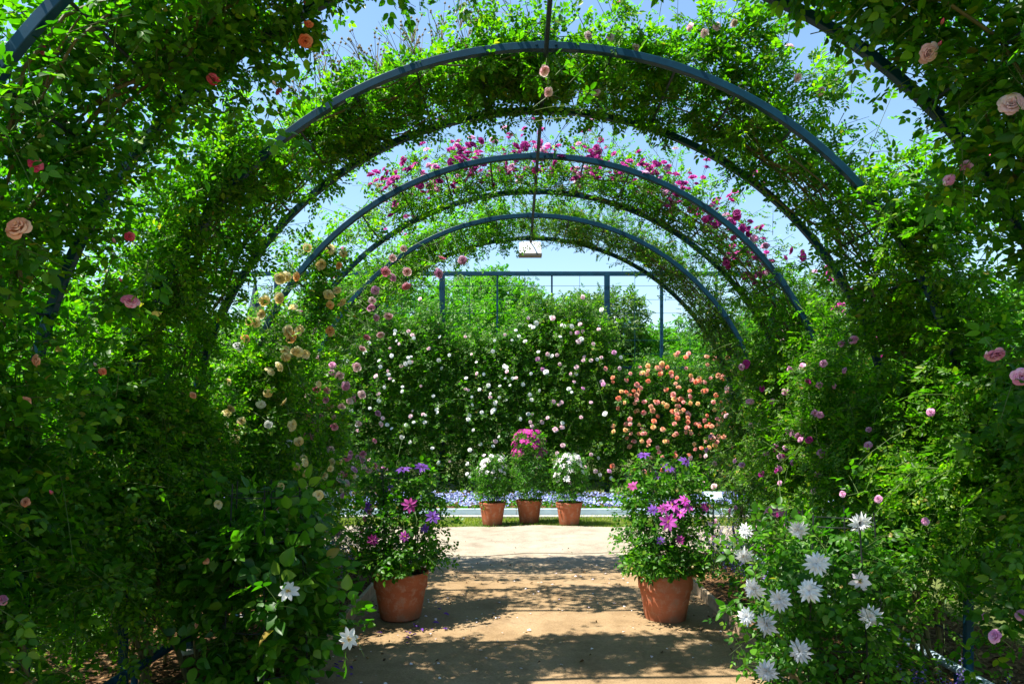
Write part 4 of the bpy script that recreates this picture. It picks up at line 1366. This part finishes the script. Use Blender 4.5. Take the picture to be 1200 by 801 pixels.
def bed_flowers():
    n = 6500
    x = rng.uniform(-7, 7, n); y = rng.uniform(11.72, 13.4, n)
    z = .08 + .14 * rng.uniform(0, 1, n) * (.7 + .3 * np.sin(x * 3)) + .05 * np.sin(x * 5.1 + y) * np.sin(y * 4)
    fwd = np.stack([rng.normal(0, 1, n), rng.normal(0, 1, n), np.abs(rng.normal(.8, .4, n))], 1)
    V, Fq = scatter([leaflet(.075, .026, .3, .2, 2)], np.stack([x, y, z - .03], 1), fwd, rng.normal(0, .5, (n, 3)) + [0, 0, 1.], rng.uniform(.6, 1.3, n))
    tag(link('bed_leaves', mesh_np('bed_leaves', V, [Fq], M['clematis_leaf'])), kind='stuff')
    m = 7000
    x = rng.uniform(-7, 7, m); y = rng.uniform(11.72, 13.4, m)
    keep = rng.uniform(0, 1, m) < .45 + .55 * (np.sin(x * 2.2 + 1) * np.sin(y * 3 + x) > -.35)
    x, y = x[keep], y[keep]
    m = len(x)
    z = .15 + .12 * rng.uniform(0, 1, m) * (.8 + .2 * np.sin(x * 3)) + .05 * np.sin(x * 5.1 + y) * np.sin(y * 4)
    tmpl = []
    pv, pf = [], []
    for i in range(5):
        a = 2 * PI * i / 5
        b = len(pv)
        c, s_ = math.cos(a), math.sin(a)
        pv += [(0, 0, 0), (c * .6 - s_ * .5, s_ * .6 + c * .5, .1), (c * 1.0, s_ * 1.0, .05), (c * .6 + s_ * .5, s_ * .6 - c * .5, .1)]
        pf.append((b, b + 1, b + 2, b + 3))
    V, Fq = scatter([(np.array(pv), np.array(pf))], np.stack([x, y, z], 1), rng.normal(0, 1, (m, 3)), np.array([0, -.5, .8]) + rng.normal(0, .35, (m, 3)), rng.uniform(.016, .028, m))
    tag(link('blue_flowers', mesh_np('blue_flowers', V, [Fq], PET['blue'])), kind='stuff')


bed_flowers()

YT = 14.0
root = thing('trellis_frame', 'tall blue steel trellis with wire grid behind the flower bed', 'trellis', (0, YT, 0))
mb = MB()
mb.box(-8.4, 5.32, -.04, .04, 4.60, 4.68, .006)
mb.build('top_beam', M['steel'], root)
for x in (-8.28, -4.90, -1.52, 1.86, 5.24):
    mb = MB(); mb.box(x - .055, x + .055, -.039, .039, -.05, 4.60); mb.build('post', M['steel'], root)
for x in (-7.15, -6.03, -3.77, -2.65, -.39, .73, 4.1):
    mb = MB(); mb.box(x - .018, x + .018, -.018, .018, .1, 4.60); mb.build('mullion', M['steel'], root)
mb = MB(); mb.box(2.98 - .03, 2.98 + .03, -.03, .03, 0, 4.60); mb.build('post', M['steel'], root)
mb = MB(); mb.box(1.92, 5.18, -.028, .028, 2.69, 2.75); mb.build('rail', M['steel'], root)
mb = MB(); mb.box(-8.2, 5.2, -.064, -.042, .38, .43); mb.build('rail', M['dark_steel'], root)
mb = MB()
for k in range(15):
    mb.tube([(-8.3, -.045, .5 + .277 * k), (5.24, -.045, .5 + .277 * k)], .005, 4, cap=False)
for k in range(25):
    mb.tube([(-8.28 + .5633 * k, -.052, .1), (-8.28 + .5633 * k, -.052, 4.6)], .005, 4, cap=False)
mb.build('wire_grid', M['steel'], root)


def hedge_rose(label, x0, x1, hfun, n, templates, mat, size, nf, kinds, frad, zlo=.3, zflo=.4, hand=(), group='roses trained on the back trellis', fz=None):
    root = thing('climbing_rose', label, 'climbing rose', ((x0 + x1) / 2, YT, 0), group)
    x = rng.uniform(x0, x1, n)
    h = hfun(x)
    z = zlo + (h - zlo) * rng.uniform(0, 1, n) ** .85
    S = np.stack([x, YT + rng.normal(-.08, .16, n), z], 1)
    D = np.stack([rng.normal(0, .6, n), rng.normal(-.35, .5, n), rng.normal(.35, .5, n)], 1)
    s = shoots(S, D, rng.uniform(.2, .6, n) * np.where(rng.uniform(0, 1, n) < .06, 1.8, 1), rng.uniform(.3, 1.2, n))
    o = np.tile([-.3, -1.5, .3], (n, 1))
    items = []
    ph = rng.uniform(0, 6, 4)
    if fz is None:
        fz = lambda p: .62 + .38 * math.sin(p[0] * 2.9 + ph[0] + 1.7 * math.sin(p[2] * 2.2 + ph[1])) * math.sin(p[2] * 3.3 + ph[2] + 1.3 * math.sin(p[0] * 1.6 + ph[3]))
    tips = sh_point(s, np.ones(n))
    front = np.argsort(tips[:, 1] + rng.normal(0, .12, n))
    k = 0
    for i in front:
        p = tips[i]
        if p[2] < zflo or (fz is not None and rng.uniform() > fz(p)):
            continue
        d = norm(np.array([rng.normal(-.1, .4), -1, .35 + rng.normal(0, .3)]))
        items.append((p + d * .09, d, rng.uniform(*frad), kinds[rng.integers(len(kinds))]))
        k += 1
        if k >= nf:
            break
    lv = sh_leaves(s, 8, o, size=size)
    foliage(root, lv, templates, mat, items)
    Vt, Ft = sh_tubes({kk: (v - np.array(root.location) if kk == 'S' else v) for kk, v in s.items()}, .004)
    link('shoot', mesh_np('shoot', Vt, [Ft], M['green_stem']), root)
    for i in range(6):
        xx = random.uniform(x0 + .2, x1 - .2)
        mb = MB()
        pts = [Vector((xx + random.gauss(0, .06) * k + random.gauss(0, .03), YT + random.gauss(0, .05), k * .35)) - root.location for k in range(8)]
        mb.tube(pts, [.016 * (1 - k / 9) for k in range(8)], 6)
        mb.build('cane', M['cane'], root, smooth=True)
    put_flowers(root, items)
    return root


hedge_rose('dense dark rose with small white blooms on the middle of the back trellis', -3.9, .9, lambda x: 3.55 + .26 * np.sin(x * 2.1) + .16 * np.sin(x * 6.3) + .1 * np.sin(x * 13), 4300, FARROSE, M['rose_leaf'], 1.2,
           175, ['small_white', 'small_white', 'small_white', 'small_pink'], (.026, .044))
hedge_rose('rose with scattered lilac pink blooms beside the thick trellis post', .3, 1.95, lambda x: 4.15 - .35 * np.abs(x - .7) + .2 * np.sin(x * 6), 1500, FARROSE, M['rambler_leaf'], 1.15,
           60, ['pale_pink', 'lilac_pink', 'small_pink', 'pale_pink', 'small_white'], (.034, .054))
hedge_rose('rose covered in coral and apricot blooms on the right of the back trellis', 1.95, 5.15, lambda x: 2.74 + .15 * np.sin(x * 5) + .1 * np.sin(x * 11), 1900, FARROSE, M['rose_leaf'], 1.1,
           210, ['coral', 'coral_pink', 'coral_pink', 'apricot', 'coral', 'peach'], (.037, .056), zflo=.5, fz=lambda p: .35 + .65 * (p[2] > .9) * (p[0] < 4.2))
hedge_rose('plain green rose at the far left of the back trellis', -8.3, -3.9, lambda x: 3.1 + .3 * np.sin(x * 1.7) + .1 * np.sin(x * 7), 2200, FARROSE, M['rose_leaf'], 1.0,
           20, ['small_white', 'pale_pink'], (.035, .055))

# ------------------------------------------------------------------ folded parasol beyond the left wall
p0 = at(299, 500, 9.2)
root = thing('folded_parasol', 'dark blue folded parasol on a pole seen through the left gap', 'parasol', (p0[0], p0[1], 0))
mb = MB(); mb.tube([(0, 0, 0), (0, 0, 3.50)], .02, 8); mb.build('pole', M['dark_steel'], root, smooth=True)
mb = MB(); mb.lathe([(.022, 2.60), (.034, 2.62), (.034, 2.86), (.05, 2.88), (.075, 2.98), (.085, 3.06), (.06, 3.2), (.03, 3.36), (.021, 3.42)], 10); mb.build('canopy', M['parasol_cloth'], root)

# ------------------------------------------------------------------ shrubs and trees outside the tunnel
def tree(name, cat, label, x, y, h, crown_r, trunk_h, n, mat, templates, size, group, squash=.8, nlimb=9, lumps=9):
    root = thing(name, label, cat, (x, y, 0), group)
    rt = .035 * h ** .9 * .5 + .02
    mb = MB()
    pts = [Vector((random.gauss(0, .02) * h * k / 5, random.gauss(0, .02) * h * k / 5, (trunk_h + .35 * (h - trunk_h)) * k / 5 - .05)) for k in range(6)]
    mb.tube(pts, [rt * (1.25 - .17 * k) for k in range(6)], 9)
    top = pts[-1]
    cz = (trunk_h + h) / 2
    hr = (h - trunk_h) / 2
    cents = []
    for i in range(lumps):
        a = 2 * PI * i / lumps * 1.618 + random.uniform(-.3, .3)
        u = random.uniform(-.75, .85)
        q = math.sqrt(1 - u * u) * random.uniform(.55, .95)
        cents.append(Vector((crown_r * q * math.cos(a), crown_r * q * math.sin(a), cz + hr * u * .8)))
    for c in cents[:nlimb]:
        st = pts[random.choice((2, 3, 4))]
        mid = (st + c) / 2 + Vector((0, 0, -.06 * h))
        mb.tube([st, mid, c], [rt * .45, rt * .3, rt * .1], 6)
    mb.build('trunk', M['bark'], root, smooth=True)
    lumps_n = len(cents)
    # leafy twigs gathered in uneven lumps
    per = max(20, n // (lumps + 2))
    ss, oo = [], []
    for c in cents + [Vector((0, 0, cz)), Vector((0, 0, cz + hr * .55))]:
        rr = crown_r * random.uniform(.38, .6)
        d = norm(rng.normal(0, 1, (per, 3)))
        rad = rr * rng.uniform(.35, 1.0, per) ** .6
        S = np.array(c) + d * rad[:, None] * np.array([1, 1, squash])
        D = d + rng.normal(0, .45, (per, 3)) + [0, 0, .2]
        ss.append(shoots(S, D, rng.uniform(.25, .6, per) * crown_r * .4, rng.uniform(.1, .5, per)))
        oo.append(d)
    s, o = cat_shoots(*ss), np.concatenate(oo)
    lv = sh_leaves(s, 6, o, size=size)
    ok = lv[0][:, 2] > .05
    lv = [q[ok] for q in lv]
    V, Fq = scatter(templates, *lv)
    link('crown', mesh_np('crown', V, [Fq], mat), root)
    Vt, Ft = sh_tubes(s, .006, .002)
    link('twig', mesh_np('twig', Vt, [Ft], M['bark']), root)
    return root


SHR = [(-4.3, 2.7, 2.3, 1.0, 'low sunny shrub outside the left wall, nearest the camera'), (-4.6, 4.6, 2.6, 1.15, 'rounded sunny shrub outside the left wall behind the second arch'),
       (-4.5, 6.7, 2.0, 1.0, 'small yellow green shrub outside the left wall beside the cream rose'), (-6.4, 5.9, 2.7, 1.3, 'larger shrub standing further out on the left'),
       (4.8, 3.4, 2.5, 1.1, 'sunny shrub outside the right wall, nearest the camera'), (4.7, 5.4, 2.4, 1.1, 'rounded sunny shrub outside the right wall beside the magenta rose'),
       (4.6, 7.4, 2.1, 1.0, 'small sunny shrub outside the right wall near the cross path'), (6.9, 5.2, 2.9, 1.4, 'larger shrub standing further out on the right')]
for (x, y, h, cr, lab) in SHR:
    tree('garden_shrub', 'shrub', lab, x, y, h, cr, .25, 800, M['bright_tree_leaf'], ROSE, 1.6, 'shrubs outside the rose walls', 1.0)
TR = [(-3.2, 17.6, 5.5, 2.5, 'bright_tree_leaf', 'pale green tree behind the trellis, left of the white rose'), (-.6, 18.4, 5.9, 2.0, 'bright_tree_leaf', 'loose pale green tree rising behind the middle of the trellis'),
      (1.9, 19.4, 5.3, 1.8, 'tree_leaf', 'small tree behind the thick trellis post'), (3.9, 19.5, 4.3, 1.9, 'bright_tree_leaf', 'low spreading tree behind the coral rose'),
      (-7.6, 19.5, 4.2, 2.2, 'tree_leaf', 'dark rounded tree behind the far left of the trellis'), (8.4, 17.5, 5.0, 2.4, 'tree_leaf', 'tall rounded tree behind the far right of the trellis'),
      (6.0, 17.2, 4.2, 1.8, 'bright_tree_leaf', 'low tree just behind the right end of the trellis'), (-7.2, 9.2, 3.9, 1.8, 'bright_tree_leaf', 'sunlit tree on the lawn outside the left wall'), (-9.0, 6.0, 4.3, 2.0, 'tree_leaf', 'dark tree on the lawn furthest left beside the camera'),
      (7.6, 8.8, 3.6, 1.8, 'bright_tree_leaf', 'sunlit tree on the lawn outside the right wall'), (-11.5, 13, 4.2, 2.1, 'tree_leaf', 'tree on the lawn far out on the left'), (11.5, 13, 4.6, 2.2, 'tree_leaf', 'tree on the lawn far out on the right')]
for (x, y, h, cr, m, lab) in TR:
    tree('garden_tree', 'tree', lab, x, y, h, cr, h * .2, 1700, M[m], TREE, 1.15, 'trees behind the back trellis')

# ------------------------------------------------------------------ far hill with woods, far building
def hill_h(x, y):
    r_ = math.exp(-((y - 105) / 42.0) ** 2)
    s_ = 10.0 + 4.5 * math.sin(x * .028 + .6) + 2.0 * math.sin(x * .071 + 2.0)
    return max(0, s_) * r_ + .5 * math.sin(x * .3) * math.sin(y * .25) * r_ - .4


hx = np.linspace(-200, 200, 90); hy = np.linspace(32, 200, 34)
grid_sheet('hill', hx, hy, -.05, M['meadow'], hill_h)
n = 26000
x = rng.uniform(-120, 120, n); y = 45 + 65 * rng.uniform(0, 1, n)
z = np.array([hill_h(a, b) for a, b in zip(x, y)])
cl = np.sin(x * .9 + 2 * np.sin(y * .35)) * np.sin(y * .8 + 1.5 * np.sin(x * .4))
z = z + rng.uniform(0, 1, n) * (1.6 + 1.4 * cl)
V, Fq = scatter([compound(3, .34, .24, 2, s_, 2.2) for s_ in range(3)], np.stack([x, y, z], 1), rng.normal(0, 1, (n, 3)), np.array([-.2, -.3, .9]) + rng.normal(0, .5, (n, 3)), rng.uniform(.8, 1.8, n))
tag(link('far_woods', mesh_np('far_woods', V, [Fq], M['far_leaf'])), kind='stuff')

p0 = at(736, 500, 150)
root = thing('office_building', 'pale blue glass building far away above the trees', 'building', (p0[0], 150, 0))
mb = MB(); mb.box(-2.4, 2.4, 0, 8, 0, 26.6); mb.box(-1.5, 1.5, 1, 7, 26.6, 27.6); mb.build('wall', M['facade'], root)
for k in range(5):
    mb = MB(); mb.box(-2.25, 2.25, -.12, .05, 13 + k * 2.7, 14.5 + k * 2.7); mb.build('window', M['window_glass'], root)

# ------------------------------------------------------------------ camera, light, sky
cam = bpy.data.cameras.new('camera')
cam.sensor_width = 36
cam.lens = 24.0
cam.shift_x = -5 / 1200
cam.shift_y = 99.5 / 1200
cam.clip_end = 1500
cam.clip_start = .05
co_ = bpy.data.objects.new('camera', cam)
COL.objects.link(co_)
co_.location = (0, 0, CAMZ)
co_.rotation_euler = (PI / 2, 0, 0)
scene.camera = co_

sun = bpy.data.lights.new('sun', 'SUN')
sun.energy = 5.0
sun.angle = math.radians(.5)
sun.color = (1.0, .95, .86)
so = bpy.data.objects.new('sun', sun)
COL.objects.link(so)
so.location = (-6, -2, 14)
so.rotation_euler = SUN_DIR.to_track_quat('-Z', 'Y').to_euler()

w = bpy.data.worlds.new('World')
scene.world = w
w.use_nodes = True
nt = w.node_tree
nt.nodes.clear()
sky = nt.nodes.new('ShaderNodeTexSky')
sky.sky_type = 'NISHITA'
sky.sun_disc = False
sky.sun_elevation = math.asin(-SUN_DIR.z)
sky.sun_rotation = math.atan2(-SUN_DIR.x, -SUN_DIR.y)
sky.air_density = 1.6
sky.dust_density = .3
sky.ozone_density = 6.0
bg = nt.nodes.new('ShaderNodeBackground')
bg.inputs[1].default_value = .086
wo = nt.nodes.new('ShaderNodeOutputWorld')
nt.links.new(sky.outputs[0], bg.inputs[0])
nt.links.new(bg.outputs[0], wo.inputs[0])

scene.view_settings.view_transform = 'Standard'
scene.view_settings.look = 'None'
scene.view_settings.exposure = 1.5
scene.view_settings.gamma = 1.0
scene.render.engine = 'CYCLES'
scene.cycles.max_bounces = 8
scene.cycles.diffuse_bounces = 3
scene.cycles.glossy_bounces = 2
scene.cycles.transmission_bounces = 4
scene.cycles.use_denoising = True
